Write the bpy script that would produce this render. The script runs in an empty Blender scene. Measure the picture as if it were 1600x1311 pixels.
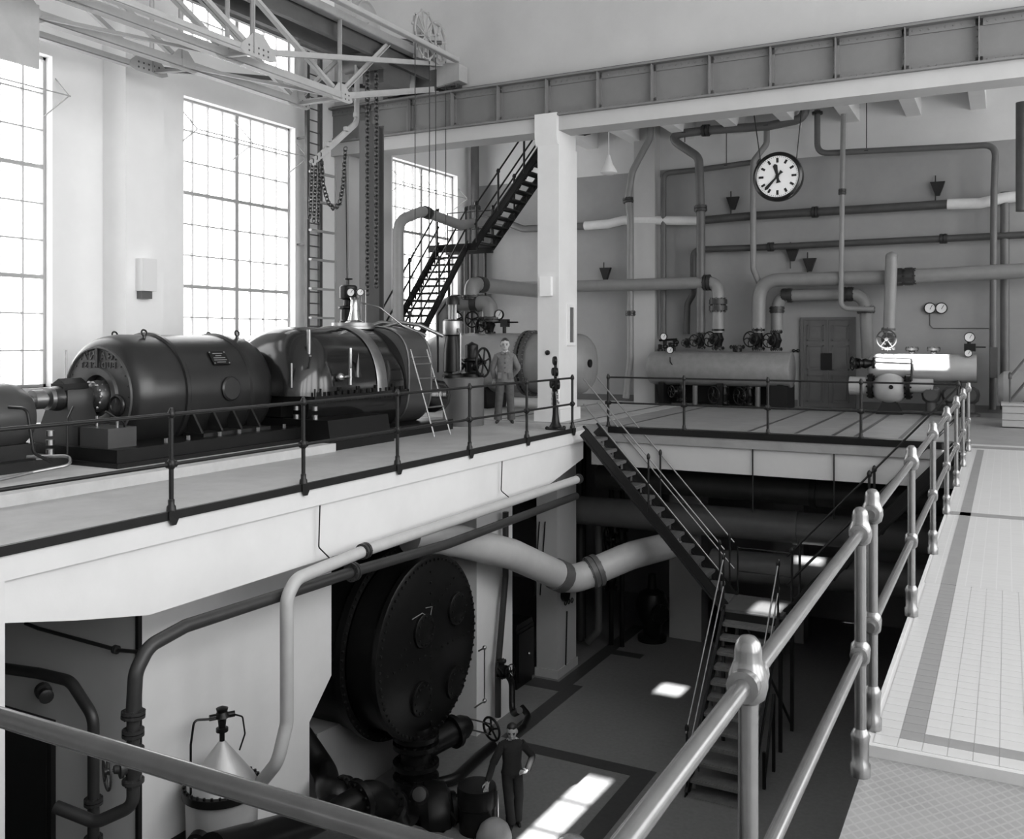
import bpy, bmesh, math, random
from mathutils import Vector, Matrix

random.seed(7)
SC = bpy.context.scene
COL = SC.collection
PI = math.pi

# ------------------------------------------------------------------ camera
FPX, CX, CY, EYE, YAW = 1461.0, 800.0, 529.0, 1.8, 0.4871   # photo 1600 x 1311
cam_data = bpy.data.cameras.new('camera')
cam_data.sensor_width = 36.0
cam_data.lens = 36.0 * FPX / 1600.0
cam_data.shift_y = -(655.5 - CY) / 1600.0
cam_data.clip_start = 0.05
cam_data.clip_end = 300
cam = bpy.data.objects.new('camera', cam_data)
cam.location = (0, 0, EYE)
cam.rotation_euler = (PI / 2, 0, YAW)
COL.objects.link(cam)
SC.camera = cam

# ------------------------------------------------------------------ world, sun, exposure
world = bpy.data.worlds.new('overcast_white_sky')
SC.world = world
world.use_nodes = True
world.node_tree.nodes['Background'].inputs[0].default_value = (1, 1, 1, 1)
world.node_tree.nodes['Background'].inputs[1].default_value = 5.4

SUN_EL = math.radians(28.0)
SUN_AZ = math.radians(1.5)          # travels along +Y, a touch towards +X
SUN_D = Vector((math.sin(SUN_AZ) * math.cos(SUN_EL), math.cos(SUN_AZ) * math.cos(SUN_EL), -math.sin(SUN_EL)))
sun_data = bpy.data.lights.new('sun', 'SUN')
sun_data.energy = 45.0
sun_data.angle = math.radians(0.35)
sun = bpy.data.objects.new('sun', sun_data)
sun.rotation_euler = SUN_D.to_track_quat('-Z', 'Y').to_euler()
sun.location = (0, -8, 14)
COL.objects.link(sun)

SC.view_settings.view_transform = 'Standard'
SC.view_settings.look = 'None'
SC.view_settings.gamma = 1.0
SC.view_settings.use_curve_mapping = False
SC.view_settings.exposure = 0.1
SC.cycles.max_bounces = 8
SC.cycles.diffuse_bounces = 5
SC.cycles.glossy_bounces = 4
SC.cycles.transparent_max_bounces = 12
SC.cycles.caustics_reflective = False
SC.cycles.caustics_refractive = False
SC.cycles.sample_clamp_indirect = 6.0

def portal(name, c, sx, sy, rot):
    d = bpy.data.lights.new(name, 'AREA')
    d.shape = 'RECTANGLE'
    d.size, d.size_y = sx, sy
    d.cycles.is_portal = True
    o = bpy.data.objects.new(name, d)
    o.location = c
    o.rotation_euler = rot
    COL.objects.link(o)

# ------------------------------------------------------------------ pixel rays (a pixel gives a direction, the touched plane gives the distance)
FW = (-math.sin(YAW), math.cos(YAW))
RT = (math.cos(YAW), math.sin(YAW))
def ray(x, y):
    u = (x - CX) / FPX
    return Vector((FW[0] + RT[0] * u, FW[1] + RT[1] * u, (CY - y) / FPX))
def onX(x, y, X0):
    r = ray(x, y); r *= X0 / r.x; r.z += EYE; return r
def onY(x, y, Y0):
    r = ray(x, y); r *= Y0 / r.y; r.z += EYE; return r
def onZ(x, y, z=0.0):
    r = ray(x, y); r *= (z - EYE) / r.z; r.z += EYE; return r
def depth(p):
    return p[0] * FW[0] + p[1] * FW[1]
def px2m(px, p):
    return px * depth(p) / FPX

# ------------------------------------------------------------------ materials
MATS = {}
def mat(name, v, rough=0.6, metal=0.0, noise=0.0, scale=3.0, bump=0.0, bscale=40.0, spec=0.5, coat=0.0):
    m = bpy.data.materials.new(name)
    m.use_nodes = True
    nt = m.node_tree
    b = nt.nodes['Principled BSDF']
    b.inputs['Roughness'].default_value = rough
    b.inputs['Metallic'].default_value = metal
    b.inputs['Specular IOR Level'].default_value = spec
    b.inputs['Coat Weight'].default_value = coat
    b.inputs['Coat Roughness'].default_value = 0.12
    b.inputs['Base Color'].default_value = (v, v, v, 1)
    if noise > 0 or bump > 0:
        tc = nt.nodes.new('ShaderNodeTexCoord')
    if noise > 0:
        n = nt.nodes.new('ShaderNodeTexNoise')
        n.inputs['Scale'].default_value = scale
        n.inputs['Detail'].default_value = 6
        n.inputs['Roughness'].default_value = 0.65
        r = nt.nodes.new('ShaderNodeValToRGB')
        lo, hi = v * (1 - noise), min(1, v * (1 + noise))
        r.color_ramp.elements[0].position = 0.3
        r.color_ramp.elements[0].color = (lo, lo, lo, 1)
        r.color_ramp.elements[1].position = 0.7
        r.color_ramp.elements[1].color = (hi, hi, hi, 1)
        nt.links.new(tc.outputs['Object'], n.inputs['Vector'])
        nt.links.new(n.outputs['Fac'], r.inputs['Fac'])
        nt.links.new(r.outputs['Color'], b.inputs['Base Color'])
    if bump > 0:
        n2 = nt.nodes.new('ShaderNodeTexNoise')
        n2.inputs['Scale'].default_value = bscale
        n2.inputs['Detail'].default_value = 4
        bp = nt.nodes.new('ShaderNodeBump')
        bp.inputs['Strength'].default_value = bump
        bp.inputs['Distance'].default_value = 0.01
        nt.links.new(tc.outputs['Object'], n2.inputs['Vector'])
        nt.links.new(n2.outputs['Fac'], bp.inputs['Height'])
        nt.links.new(bp.outputs['Normal'], b.inputs['Normal'])
    MATS[name] = m
    return m

mat('plaster_white', 0.70, 0.85, noise=0.04, scale=1.2, bump=0.05)
mat('plaster_wall', 0.50, 0.9, noise=0.05, scale=0.9, bump=0.05)
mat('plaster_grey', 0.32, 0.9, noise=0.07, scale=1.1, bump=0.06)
mat('plaster_pier', 0.72, 0.85, noise=0.05, scale=0.8, bump=0.05)
mat('concrete_floor', 0.42, 0.6, noise=0.10, scale=2.2, bump=0.08, bscale=60)
mat('deck_floor', 0.26, 0.5, noise=0.12, scale=2.6, bump=0.06, bscale=60)
mat('plaster_bright', 0.88, 0.85, noise=0.03, scale=1.0)
mat('pipe_deep', 0.035, 0.45, noise=0.15, scale=4.0)
mat('concrete_curb', 0.52, 0.8, noise=0.10, scale=3.0, bump=0.1)
mat('tread_worn', 0.22, 0.35, metal=0.35, noise=0.2, scale=9.0)
mat('terrazzo', 0.21, 0.5, noise=0.12, scale=14.0)
mat('terrazzo_dark', 0.055, 0.5, noise=0.15, scale=10.0)
mat('tile_light', 0.52, 0.38, noise=0.05, scale=6.0)
mat('tile_dark', 0.25, 0.4, noise=0.08, scale=6.0)
mat('grout', 0.56, 0.8)
mat('turbine_black', 0.008, 0.16, noise=0.15, scale=2.0, spec=0.6, coat=0.25)
mat('turbine_grey', 0.055, 0.32, noise=0.10, scale=2.0, spec=0.5)
mat('shield_paint', 0.06, 0.4, noise=0.12, scale=2.0)
mat('generator_paint', 0.017, 0.30, noise=0.18, scale=2.0, spec=0.55)
mat('iron_black', 0.007, 0.36, noise=0.2, scale=6.0, spec=0.3)
mat('iron_dark', 0.014, 0.42, noise=0.2, scale=5.0, spec=0.35)
mat('rail_grey', 0.10, 0.22, metal=0.45, noise=0.15, scale=9.0)
mat('rail_paint', 0.014, 0.4, noise=0.2, scale=8.0, spec=0.35)
mat('rail_steel', 0.24, 0.24, metal=0.75, noise=0.15, scale=9.0)
mat('steel_bright', 0.62, 0.22, metal=1.0, noise=0.06, scale=8.0)
mat('steel_mid', 0.30, 0.35, metal=0.9, noise=0.12, scale=7.0)
mat('brass_bright', 0.5, 0.28, metal=1.0)
mat('girder_paint', 0.19, 0.6, noise=0.06, scale=2.0)
mat('crane_light', 0.40, 0.55, noise=0.08, scale=3.0)
mat('crane_dark', 0.09, 0.55, noise=0.12, scale=3.0)
mat('pipe_white', 0.72, 0.75, noise=0.06, scale=5.0, bump=0.2, bscale=30)
mat('pipe_light', 0.23, 0.42, noise=0.07, scale=4.0)
mat('pipe_pale', 0.48, 0.45, noise=0.06, scale=4.0)
mat('pipe_mid', 0.11, 0.45, noise=0.10, scale=4.0)
mat('pipe_dark', 0.065, 0.5, noise=0.14, scale=4.0)
mat('pipe_black', 0.03, 0.42, noise=0.15, scale=4.0)
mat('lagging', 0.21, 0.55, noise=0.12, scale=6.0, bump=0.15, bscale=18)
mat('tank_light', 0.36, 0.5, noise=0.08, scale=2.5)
mat('door_paint', 0.11, 0.5, noise=0.12, scale=3.0)
mat('clock_white', 0.85, 0.5)
mat('black_gloss', 0.01, 0.25)
mat('white_enamel', 0.8, 0.3)
mat('link_metal', 0.06, 0.45, metal=0.6, noise=0.2, scale=20)
mat('skin', 0.42, 0.55)
mat('hair', 0.02, 0.5)
mat('cloth_blue', 0.15, 0.85, noise=0.18, scale=14.0)
mat('cloth_trousers', 0.09, 0.85, noise=0.18, scale=14.0)
mat('cloth_dark', 0.018, 0.85, noise=0.2, scale=14.0)
mat('shoe', 0.02, 0.4)
mat('wood', 0.24, 0.6, noise=0.15, scale=6.0)
mat('frame_paint', 0.42, 0.5)
mat('copper_tank', 0.52, 0.38, metal=0.35, noise=0.06, scale=4.0)

def glass_mat():
    m = bpy.data.materials.new('window_glass')
    m.use_nodes = True
    nt = m.node_tree
    nt.nodes.clear()
    out = nt.nodes.new('ShaderNodeOutputMaterial')
    mix = nt.nodes.new('ShaderNodeMixShader')
    tr = nt.nodes.new('ShaderNodeBsdfTransparent')
    gl = nt.nodes.new('ShaderNodeBsdfGlossy')
    mix.inputs[0].default_value = 0.05
    tr.inputs[0].default_value = (0.94, 0.94, 0.94, 1)
    gl.inputs['Roughness'].default_value = 0.05
    nt.links.new(tr.outputs[0], mix.inputs[1])
    nt.links.new(gl.outputs[0], mix.inputs[2])
    nt.links.new(mix.outputs[0], out.inputs[0])
    MATS['window_glass'] = m
glass_mat()

def plate_mat():
    # chequer plate: fine raised diamond ribs
    m = mat('chequer_plate', 0.34, 0.42, metal=0.3, noise=0.08, scale=4)
    nt = m.node_tree
    b = nt.nodes['Principled BSDF']
    tc = nt.nodes.new('ShaderNodeTexCoord')
    hs = []
    for ang in (PI / 5, -PI / 5):
        mp = nt.nodes.new('ShaderNodeMapping')
        mp.inputs['Rotation'].default_value = (0, 0, ang)
        w = nt.nodes.new('ShaderNodeTexWave')
        w.bands_direction = 'X'
        w.inputs['Scale'].default_value = 7.5
        nt.links.new(tc.outputs['Object'], mp.inputs['Vector'])
        nt.links.new(mp.outputs[0], w.inputs['Vector'])
        g = nt.nodes.new('ShaderNodeMath'); g.operation = 'GREATER_THAN'; g.inputs[1].default_value = 0.88
        nt.links.new(w.outputs['Fac'], g.inputs[0])
        hs.append(g)
    mx = nt.nodes.new('ShaderNodeMath'); mx.operation = 'MAXIMUM'
    nt.links.new(hs[0].outputs[0], mx.inputs[0]); nt.links.new(hs[1].outputs[0], mx.inputs[1])
    bp = nt.nodes.new('ShaderNodeBump')
    bp.inputs['Strength'].default_value = 0.8; bp.inputs['Distance'].default_value = 0.006
    nt.links.new(mx.outputs[0], bp.inputs['Height'])
    src_ = b.inputs['Base Color'].links[0].from_socket
    cm = nt.nodes.new('ShaderNodeMix'); cm.data_type = 'RGBA'
    cm.inputs[7].default_value = (.40, .40, .40, 1)
    nt.links.new(mx.outputs[0], cm.inputs[0]); nt.links.new(src_, cm.inputs[6]); nt.links.new(cm.outputs[2], b.inputs['Base Color'])
    nt.links.new(bp.outputs[0], b.inputs['Normal'])
plate_mat()

def tilefield_mat():
    # the far part of the tiled floor, where single tiles can no longer be told apart
    m = bpy.data.materials.new('tile_field')
    m.use_nodes = True
    nt = m.node_tree
    b = nt.nodes['Principled BSDF']
    b.inputs['Roughness'].default_value = 0.4
    tc = nt.nodes.new('ShaderNodeTexCoord')
    br = nt.nodes.new('ShaderNodeTexBrick')
    br.offset = 0.0
    br.inputs['Color1'].default_value = (0.52, 0.52, 0.52, 1)
    br.inputs['Color2'].default_value = (0.50, 0.50, 0.50, 1)
    br.inputs['Mortar'].default_value = (0.58, 0.58, 0.58, 1)
    br.inputs['Scale'].default_value = 1.0
    br.inputs['Mortar Size'].default_value = 0.003
    br.inputs['Brick Width'].default_value = 0.1
    br.inputs['Row Height'].default_value = 0.1
    nt.links.new(tc.outputs['Object'], br.inputs['Vector'])
    nt.links.new(br.outputs['Color'], b.inputs['Base Color'])
    MATS['tile_field'] = m
tilefield_mat()

# ------------------------------------------------------------------ mesh builder
def frame(ax):
    w = Vector(ax).normalized()
    h = Vector((0, 0, 1)) if abs(w.z) < 0.9 else Vector((1, 0, 0))
    u = h.cross(w).normalized()
    v = w.cross(u)
    return u, v, w

WLOC = {}
def tag(o, label=None, cat=None, group=None, kind=None):
    if label: o['label'] = label
    if cat: o['category'] = cat
    if group: o['group'] = group
    if kind: o['kind'] = kind
    return o

def thing(name, label, cat, loc, group=None, kind=None):
    o = bpy.data.objects.new(name, None)
    o.empty_display_size = 0.2
    COL.objects.link(o)
    o.location = loc
    WLOC[o] = Vector(loc)
    return tag(o, label, cat, group, kind)

class MB:
    def __init__(s):
        s.v = []; s.f = []
    def add(s, vs, fs):
        b = len(s.v)
        s.v += [tuple(p) for p in vs]
        s.f += [tuple(i + b for i in f) for f in fs]
        return s
    def box(s, x0, x1, y0, y1, z0, z1):
        x0, x1 = sorted((x0, x1)); y0, y1 = sorted((y0, y1)); z0, z1 = sorted((z0, z1))
        vs = [(x, y, z) for z in (z0, z1) for y in (y0, y1) for x in (x0, x1)]
        return s.add(vs, [(0, 2, 3, 1), (4, 5, 7, 6), (0, 1, 5, 4), (2, 6, 7, 3), (0, 4, 6, 2), (1, 3, 7, 5)])
    def cbox(s, c, d):
        return s.box(c[0] - d[0] / 2, c[0] + d[0] / 2, c[1] - d[1] / 2, c[1] + d[1] / 2, c[2] - d[2] / 2, c[2] + d[2] / 2)
    def bar(s, a, b, w, h, up=(0, 0, 1)):
        # rectangular bar from a to b: h along up, w across
        a = Vector(a); b = Vector(b)
        d = (b - a).normalized()
        up = Vector(up)
        sd = d.cross(up)
        if sd.length < 1e-5: sd = d.cross(Vector((1, 0, 0)))
        sd.normalize()
        u2 = sd.cross(d)
        vs = []
        for p in (a, b):
            for i, j in ((-1, -1), (1, -1), (1, 1), (-1, 1)):
                vs.append(p + sd * (i * w / 2) + u2 * (j * h / 2))
        return s.add(vs, [(0, 3, 2, 1), (4, 5, 6, 7), (0, 1, 5, 4), (1, 2, 6, 5), (2, 3, 7, 6), (3, 0, 4, 7)])
    def lathe(s, prof, o, ax, seg=24, a0=0.0, a1=2 * PI, ru=1.0, rv=1.0):
        # prof: (radius, distance along ax); radius 0 closes the end
        u, v, w = frame(ax)
        o = Vector(o)
        full = abs(a1 - a0 - 2 * PI) < 1e-6
        n = seg if full else seg + 1
        rings = []
        for r, h in prof:
            if r <= 1e-6:
                s.v.append(tuple(o + w * h)); rings.append([len(s.v) - 1])
            else:
                b = len(s.v)
                for i in range(n):
                    a = a0 + (a1 - a0) * i / seg
                    s.v.append(tuple(o + w * h + u * (r * ru * math.cos(a)) + v * (r * rv * math.sin(a))))
                rings.append(list(range(b, b + n)))
        m = n if full else n - 1
        for A, B in zip(rings, rings[1:]):
            for i in range(m):
                j = (i + 1) % n
                if len(A) == 1 and len(B) == 1: continue
                if len(A) == 1: s.f.append((A[0], B[j], B[i]))
                elif len(B) == 1: s.f.append((A[i], A[j], B[0]))
                else: s.f.append((A[i], A[j], B[j], B[i]))
        return s
    def cyl(s, a, b, r, r2=None, seg=16):
        a = Vector(a); b = Vector(b)
        L = (b - a).length
        if L < 1e-6: return s
        r2 = r if r2 is None else r2
        return s.lathe([(0, 0), (r, 0), (r2, L), (0, L)], a, b - a, seg)
    def ball(s, c, r, seg=14, rings=8, sx=1, sy=1, sz=1):
        c = Vector(c)
        b = len(s.v)
        s.v.append((c.x, c.y, c.z - r * sz))
        for k in range(1, rings):
            t = -PI / 2 + PI * k / rings
            for i in range(seg):
                a = 2 * PI * i / seg
                s.v.append((c.x + r * sx * math.cos(t) * math.cos(a), c.y + r * sy * math.cos(t) * math.sin(a), c.z + r * sz * math.sin(t)))
        s.v.append((c.x, c.y, c.z + r * sz))
        top = len(s.v) - 1
        for i in range(seg):
            s.f.append((b, b + 1 + (i + 1) % seg, b + 1 + i))
            for k in range(rings - 2):
                p = b + 1 + k * seg
                s.f.append((p + i, p + (i + 1) % seg, p + seg + (i + 1) % seg, p + seg + i))
            p = b + 1 + (rings - 2) * seg
            s.f.append((p + i, p + (i + 1) % seg, top))
        return s
    def torus(s, c, ax, R, r, seg=28, rs=8):
        u, v, w = frame(ax)
        c = Vector(c)
        b = len(s.v)
        for i in range(seg):
            a = 2 * PI * i / seg
            d = u * math.cos(a) + v * math.sin(a)
            for k in range(rs):
                t = 2 * PI * k / rs
                s.v.append(tuple(c + d * (R + r * math.cos(t)) + w * (r * math.sin(t))))
        for i in range(seg):
            for k in range(rs):
                i2 = (i + 1) % seg; k2 = (k + 1) % rs
                s.f.append((b + i * rs + k, b + i2 * rs + k, b + i2 * rs + k2, b + i * rs + k2))
        return s
    def tube(s, pts, r, seg=14, caps=True):
        pts = [Vector(p) for p in pts]
        q = [pts[0]]
        for p in pts[1:]:
            if (p - q[-1]).length > 1e-4: q.append(p)
        pts = q
        rs = r if isinstance(r, (list, tuple)) else [r] * len(pts)
        n = len(pts)
        tans = []
        for i in range(n):
            a = pts[max(0, i - 1)]; b = pts[min(n - 1, i + 1)]
            tans.append((b - a).normalized())
        u, v, w = frame(tans[0])
        b0 = len(s.v)
        for i in range(n):
            t = tans[i]
            u = (u - t * u.dot(t)).normalized()
            v = t.cross(u)
            for k in range(seg):
                a = 2 * PI * k / seg
                s.v.append(tuple(pts[i] + (u * math.cos(a) + v * math.sin(a)) * rs[i]))
        for i in range(n - 1):
            for k in range(seg):
                k2 = (k + 1) % seg
                s.f.append((b0 + i * seg + k, b0 + i * seg + k2, b0 + (i + 1) * seg + k2, b0 + (i + 1) * seg + k))
        if caps:
            s.f.append(tuple(b0 + k for k in reversed(range(seg))))
            s.f.append(tuple(b0 + (n - 1) * seg + k for k in range(seg)))
        return s
    def prism(s, poly, a, b, plane='XZ'):
        # poly in a plane, extruded along the third axis from a to b
        def P(p, t):
            if plane == 'XZ': return (p[0], t, p[1])
            if plane == 'YZ': return (t, p[0], p[1])
            return (p[0], p[1], t)
        n = len(poly)
        vs = [P(p, a) for p in poly] + [P(p, b) for p in poly]
        fs = [tuple(range(n)), tuple(reversed(range(n, 2 * n)))]
        fs += [(i, i + n, (i + 1) % n + n, (i + 1) % n) for i in range(n)]
        return s.add(vs, fs)
    def grid_loft(s, rows, closed=True, cap0=True, cap1=True):
        b = len(s.v); n = len(rows[0])
        for r in rows: s.v += [tuple(p) for p in r]
        m = n if closed else n - 1
        for i in range(len(rows) - 1):
            for k in range(m):
                k2 = (k + 1) % n
                s.f.append((b + i * n + k, b + i * n + k2, b + (i + 1) * n + k2, b + (i + 1) * n + k))
        if cap0: s.f.append(tuple(b + k for k in reversed(range(n))))
        if cap1: s.f.append(tuple(b + (len(rows) - 1) * n + k for k in range(n)))
        return s
    def mesh(s, name, off=(0, 0, 0), sharp=38, mats=None, recalc=True):
        me = bpy.data.meshes.new(name)
        o = Vector(off)
        me.from_pydata([(p[0] - o.x, p[1] - o.y, p[2] - o.z) for p in s.v], [], s.f)
        if recalc:
            bm = bmesh.new(); bm.from_mesh(me)
            bmesh.ops.recalc_face_normals(bm, faces=bm.faces)
            bm.to_mesh(me); bm.free()
        me.polygons.foreach_set('use_smooth', [True] * len(me.polygons))
        me.set_sharp_from_angle(angle=math.radians(sharp))
        for m in (mats or []): me.materials.append(MATS[m])
        return me
    def bb(s):
        xs, ys, zs = zip(*s.v)
        return min(xs), max(xs), min(ys), max(ys), min(zs), max(zs)
    def part(s, name, m, parent, kind=None, label=None, sharp=38):
        # the part's own origin sits at its centre; vertices are given in world space
        x0, x1, y0, y1, z0, z1 = s.bb()
        c = Vector(((x0 + x1) / 2, (y0 + y1) / 2, (z0 + z1) / 2))
        o = bpy.data.objects.new(name, s.mesh(name, c, sharp, [m]))
        COL.objects.link(o)
        o.parent = parent
        o.location = c - WLOC[parent]
        WLOC[o] = c
        return tag(o, label, None, None, kind)
    def thing(s, name, label, cat, m, group=None, kind=None, sharp=38):
        x0, x1, y0, y1, z0, z1 = s.bb()
        c = Vector(((x0 + x1) / 2, (y0 + y1) / 2, z0))
        o = bpy.data.objects.new(name, s.mesh(name, c, sharp, [m]))
        COL.objects.link(o)
        o.location = c
        WLOC[o] = c
        return tag(o, label, cat, group, kind)

def inst(src, wpos, parent, rot=None, scale=None):
    # another copy of a part (shared mesh) with its centre at a world position
    o = src.copy()
    COL.objects.link(o)
    o.parent = parent
    o.location = Vector(wpos) - WLOC[parent]
    if rot: o.rotation_euler = rot
    if scale: o.scale = scale
    WLOC[o] = Vector(wpos)
    return o

def fillet(pts, rad, n=7):
    pts = [Vector(p) for p in pts]
    if len(pts) < 3: return pts
    out = [pts[0]]
    for i in range(1, len(pts) - 1):
        R = rad[i - 1] if isinstance(rad, (list, tuple)) else rad
        a, p, b = pts[i - 1], pts[i], pts[i + 1]
        d1 = (a - p); d2 = (b - p)
        l1, l2 = d1.length, d2.length
        d1.normalize(); d2.normalize()
        ang = d1.angle(d2)
        if abs(ang - PI) < 0.02 or R <= 0:
            out.append(p); continue
        t = min(R / math.tan(ang / 2), l1 * 0.49, l2 * 0.49)
        A = p + d1 * t; B = p + d2 * t
        for k in range(n + 1):
            q = k / n
            out.append((1 - q) ** 2 * A + 2 * q * (1 - q) * p + q * q * B)   # smooth bend
    out.append(pts[-1])
    return out

def flange(c, ax, R, h, seg=20, bolts=0):
    b = MB()
    a = Vector(ax).normalized()
    c = Vector(c)
    b.cyl(c - a * h / 2, c + a * h / 2, R, seg=seg)
    if bolts:
        u, v, w = frame(a)
        for i in range(bolts):
            t = 2 * PI * i / bolts
            q = c + (u * math.cos(t) + v * math.sin(t)) * R * 0.84
            b.cyl(q - a * h * 0.9, q + a * h * 0.9, R * 0.08, seg=6)
    return b

def pipe(name, label, pts, r, m, bend=None, flanges=(), fm='pipe_black', group=None, cat='pipe', seg=16, hangers=(), smooth=8):
    # flanges: (index of segment, fraction, radius factor, length)
    P = [Vector(p) for p in pts]
    if bend is None: bend = r * 2.6
    path = fillet(P, bend, smooth)
    z = min(p.z for p in P)
    t = thing(name, label, cat, (P[0].x, P[0].y, z - r), group)
    MB().tube(path, r, seg).part('pipe_run', m, t)
    for i, fr, k, h in flanges:
        a, b = P[i], P[i + 1]
        c = a.lerp(b, fr)
        f = MB()
        d = (b - a).normalized()
        f2 = flange(c - d * h * 0.28, d, r * k, h * 0.42, bolts=8)
        f3 = flange(c + d * h * 0.28, d, r * k, h * 0.42, bolts=8)
        f.add(f2.v, f2.f); f.add(f3.v, f3.f)
        f.cyl(c - d * h * 0.6, c + d * h * 0.6, r * 1.12, seg=16)
        f.part('flange', fm, t)
    for c, ztop in hangers:
        c = Vector(c)
        h = MB()
        h.cyl(c, (c.x, c.y, ztop), 0.012, seg=6)
        h.torus(c, (P[1] - P[0]), r * 1.04, 0.012, 20, 6)
        h.part('hanger_rod', 'iron_dark', t)
    return t

def wheel_mesh(c, ax, R, r, spokes=5, hub=0.22, curved=False):
    b = MB()
    u, v, w = frame(ax)
    c = Vector(c)
    b.torus(c, ax, R, r, 28, 8)
    b.cyl(c - w * R * 0.16, c + w * R * 0.16, R * hub, seg=12)
    for i in range(spokes):
        a = 2 * PI * i / spokes + 0.3
        d = u * math.cos(a) + v * math.sin(a)
        if curved:
            e = u * math.cos(a + 0.45) + v * math.sin(a + 0.45)
            b.tube(fillet([c + d * R * 0.1, c + d * R * 0.55, c + e * R], R * 0.3, 4), r * 0.75, 6)
        else:
            b.cyl(c + d * R * 0.1, c + d * R, r * 0.8, seg=6)
    return b

def valve(parent, c, s, ax=(0, 0, 1), wd=(0, -1, 0), m='iron_black', R=None, curved=True, name='valve', bonnet=1.0):
    # globe valve: body on the pipe axis ax, bonnet and handwheel along wd; s = half height of the body
    c = Vector(c); A = Vector(ax).normalized(); W = Vector(wd).normalized()
    b = MB()
    b.lathe([(0, -s), (s * .62, -s), (s * .62, -s * .8), (s * .36, -s * .76), (s * .42, -s * .4), (s * .58, 0), (s * .42, s * .4), (s * .36, s * .76), (s * .62, s * .8), (s * .62, s), (0, s)], c, A, 20)
    u, v, w = frame(A)
    for sg in (-1, 1):
        for i in range(8):
            t = 2 * PI * i / 8
            q = c + A * (sg * s * .9) + (u * math.cos(t) + v * math.sin(t)) * s * .52
            b.cyl(q - A * s * .2, q + A * s * .2, s * .05, seg=6)
    L = bonnet
    b.lathe([(s * .40, 0), (s * .42, s * .55 * L), (s * .56, s * .58 * L), (s * .56, s * .76 * L), (s * .3, s * .8 * L), (s * .22, s * 1.05 * L), (s * .07, s * 1.1 * L), (s * .07, s * 1.55 * L), (0, s * 1.55 * L)], c, W, 18)
    o = b.part(name, m, parent)
    wheel_mesh(c + W * s * 1.42 * L, W, R or s * 0.72, s * .07, 5, 0.2, curved).part('handwheel', m, o)
    return o

def gauge(parent, c, R, ax=(0, -1, 0), name='pressure_gauge'):
    c = Vector(c); A = Vector(ax).normalized()
    b = MB()
    b.lathe([(0, -R * .5), (R * .9, -R * .5), (R, -R * .3), (R, R * .12), (R * .84, R * .16), (R * .84, R * .02)], c, A, 24)
    o = b.part(name, 'iron_black', parent)
    MB().cyl(c - A * 0.0, c + A * R * .06, R * .86, seg=24).part('dial', 'clock_white', o)
    u, v, w = frame(A)
    MB().bar(c + A * R * .09 - v * R * .2, c + A * R * .09 + (u * .4 + v * .55) * R, R * .08, R * .05, A).part('needle', 'black_gloss', o)
    return o
# ================================================================== THE PLACE
XW, YB, XE, YN, ZR, ZB = -14.8, 25.4, 9.0, -6.0, 12.0, -5.5
XL, XR, YF, YE = -7.7, -0.55, 17.8, 1.2          # pit edges: left deck, right deck, far deck, near deck
YG = 18.45                                        # crane girder face

def cells(plane, t0, t1, ua, ub, va, vb, holes):
    # a slab with rectangular holes, cut into cells around the holes
    us = sorted(set([ua, ub] + [h[0] for h in holes] + [h[1] for h in holes]))
    vs = sorted(set([va, vb] + [h[2] for h in holes] + [h[3] for h in holes]))
    us = [u for u in us if ua <= u <= ub]; vs = [v for v in vs if va <= v <= vb]
    b = MB()
    for i in range(len(us) - 1):
        j = 0
        while j < len(vs) - 1:
            uc = (us[i] + us[i + 1]) / 2
            def hole(k):
                vc = (vs[k] + vs[k + 1]) / 2
                return any(h[0] < uc < h[1] and h[2] < vc < h[3] for h in holes)
            if hole(j): j += 1; continue
            k = j
            while k + 1 < len(vs) - 1 and not hole(k + 1): k += 1
            u0, u1, v0, v1 = us[i], us[i + 1], vs[j], vs[k + 1]
            if plane == 'X': b.box(t0, t1, u0, u1, v0, v1)
            elif plane == 'Y': b.box(u0, u1, t0, t1, v0, v1)
            else: b.box(u0, u1, v0, v1, t0, t1)
            j = k + 1
    return b

def struct(b, name, m, label=None, cat=None):
    return b.thing(name, label, cat, m, kind='structure')

# ---- floors
f_left = struct(MB().box(XW, XL - .03, YN, YB, -0.30, 0), 'floor', 'concrete_floor', 'grey concrete floor of the turbine deck behind the dark railing', 'floor')
f_back = struct(MB().box(XL, XE, YF, YB, -0.30, 0), 'floor', 'deck_floor', 'grey floor of the far deck in front of the pipe wall', 'floor')
f_right = struct(MB().box(XR, XE, 4.42, YF, -0.30, -0.003), 'floor', 'grout', 'pale tiled floor at the right with dark tile border', 'floor')
f_near = struct(MB().box(XL, XE, YN, YE, -0.30, -0.05).box(XR, XE, YE, 4.40, -0.30, -0.05), 'floor', 'chequer_plate', 'chequered metal plate floor in the right foreground', 'floor')
f_base = struct(MB().box(XW, XE, YN, YB, ZB - 0.3, ZB), 'floor', 'terrazzo', 'grey terrazzo basement floor with dark inlaid bands', 'floor')

# dark inlaid bands of the basement floor (positions read off the floor plane)
def band(x0, x1, y0, y1, m='terrazzo_dark'):
    MB().box(x0, x1, y0, y1, ZB, ZB + 0.004).part('floor_band', m, f_base)
band(-7.9, -5.21, 14.72, 15.05)
band(-5.56, -5.21, 8.0, 14.72)
band(-5.05, -4.90, 8.0, 16.6)
band(-8.2, -7.87, 15.05, 18.03)
band(-9.0, -8.2, 17.55, 18.03)
band(-8.42, -8.10, 18.03, 22.5)
band(-8.1, -7.4, 20.2, 20.5)
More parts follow.
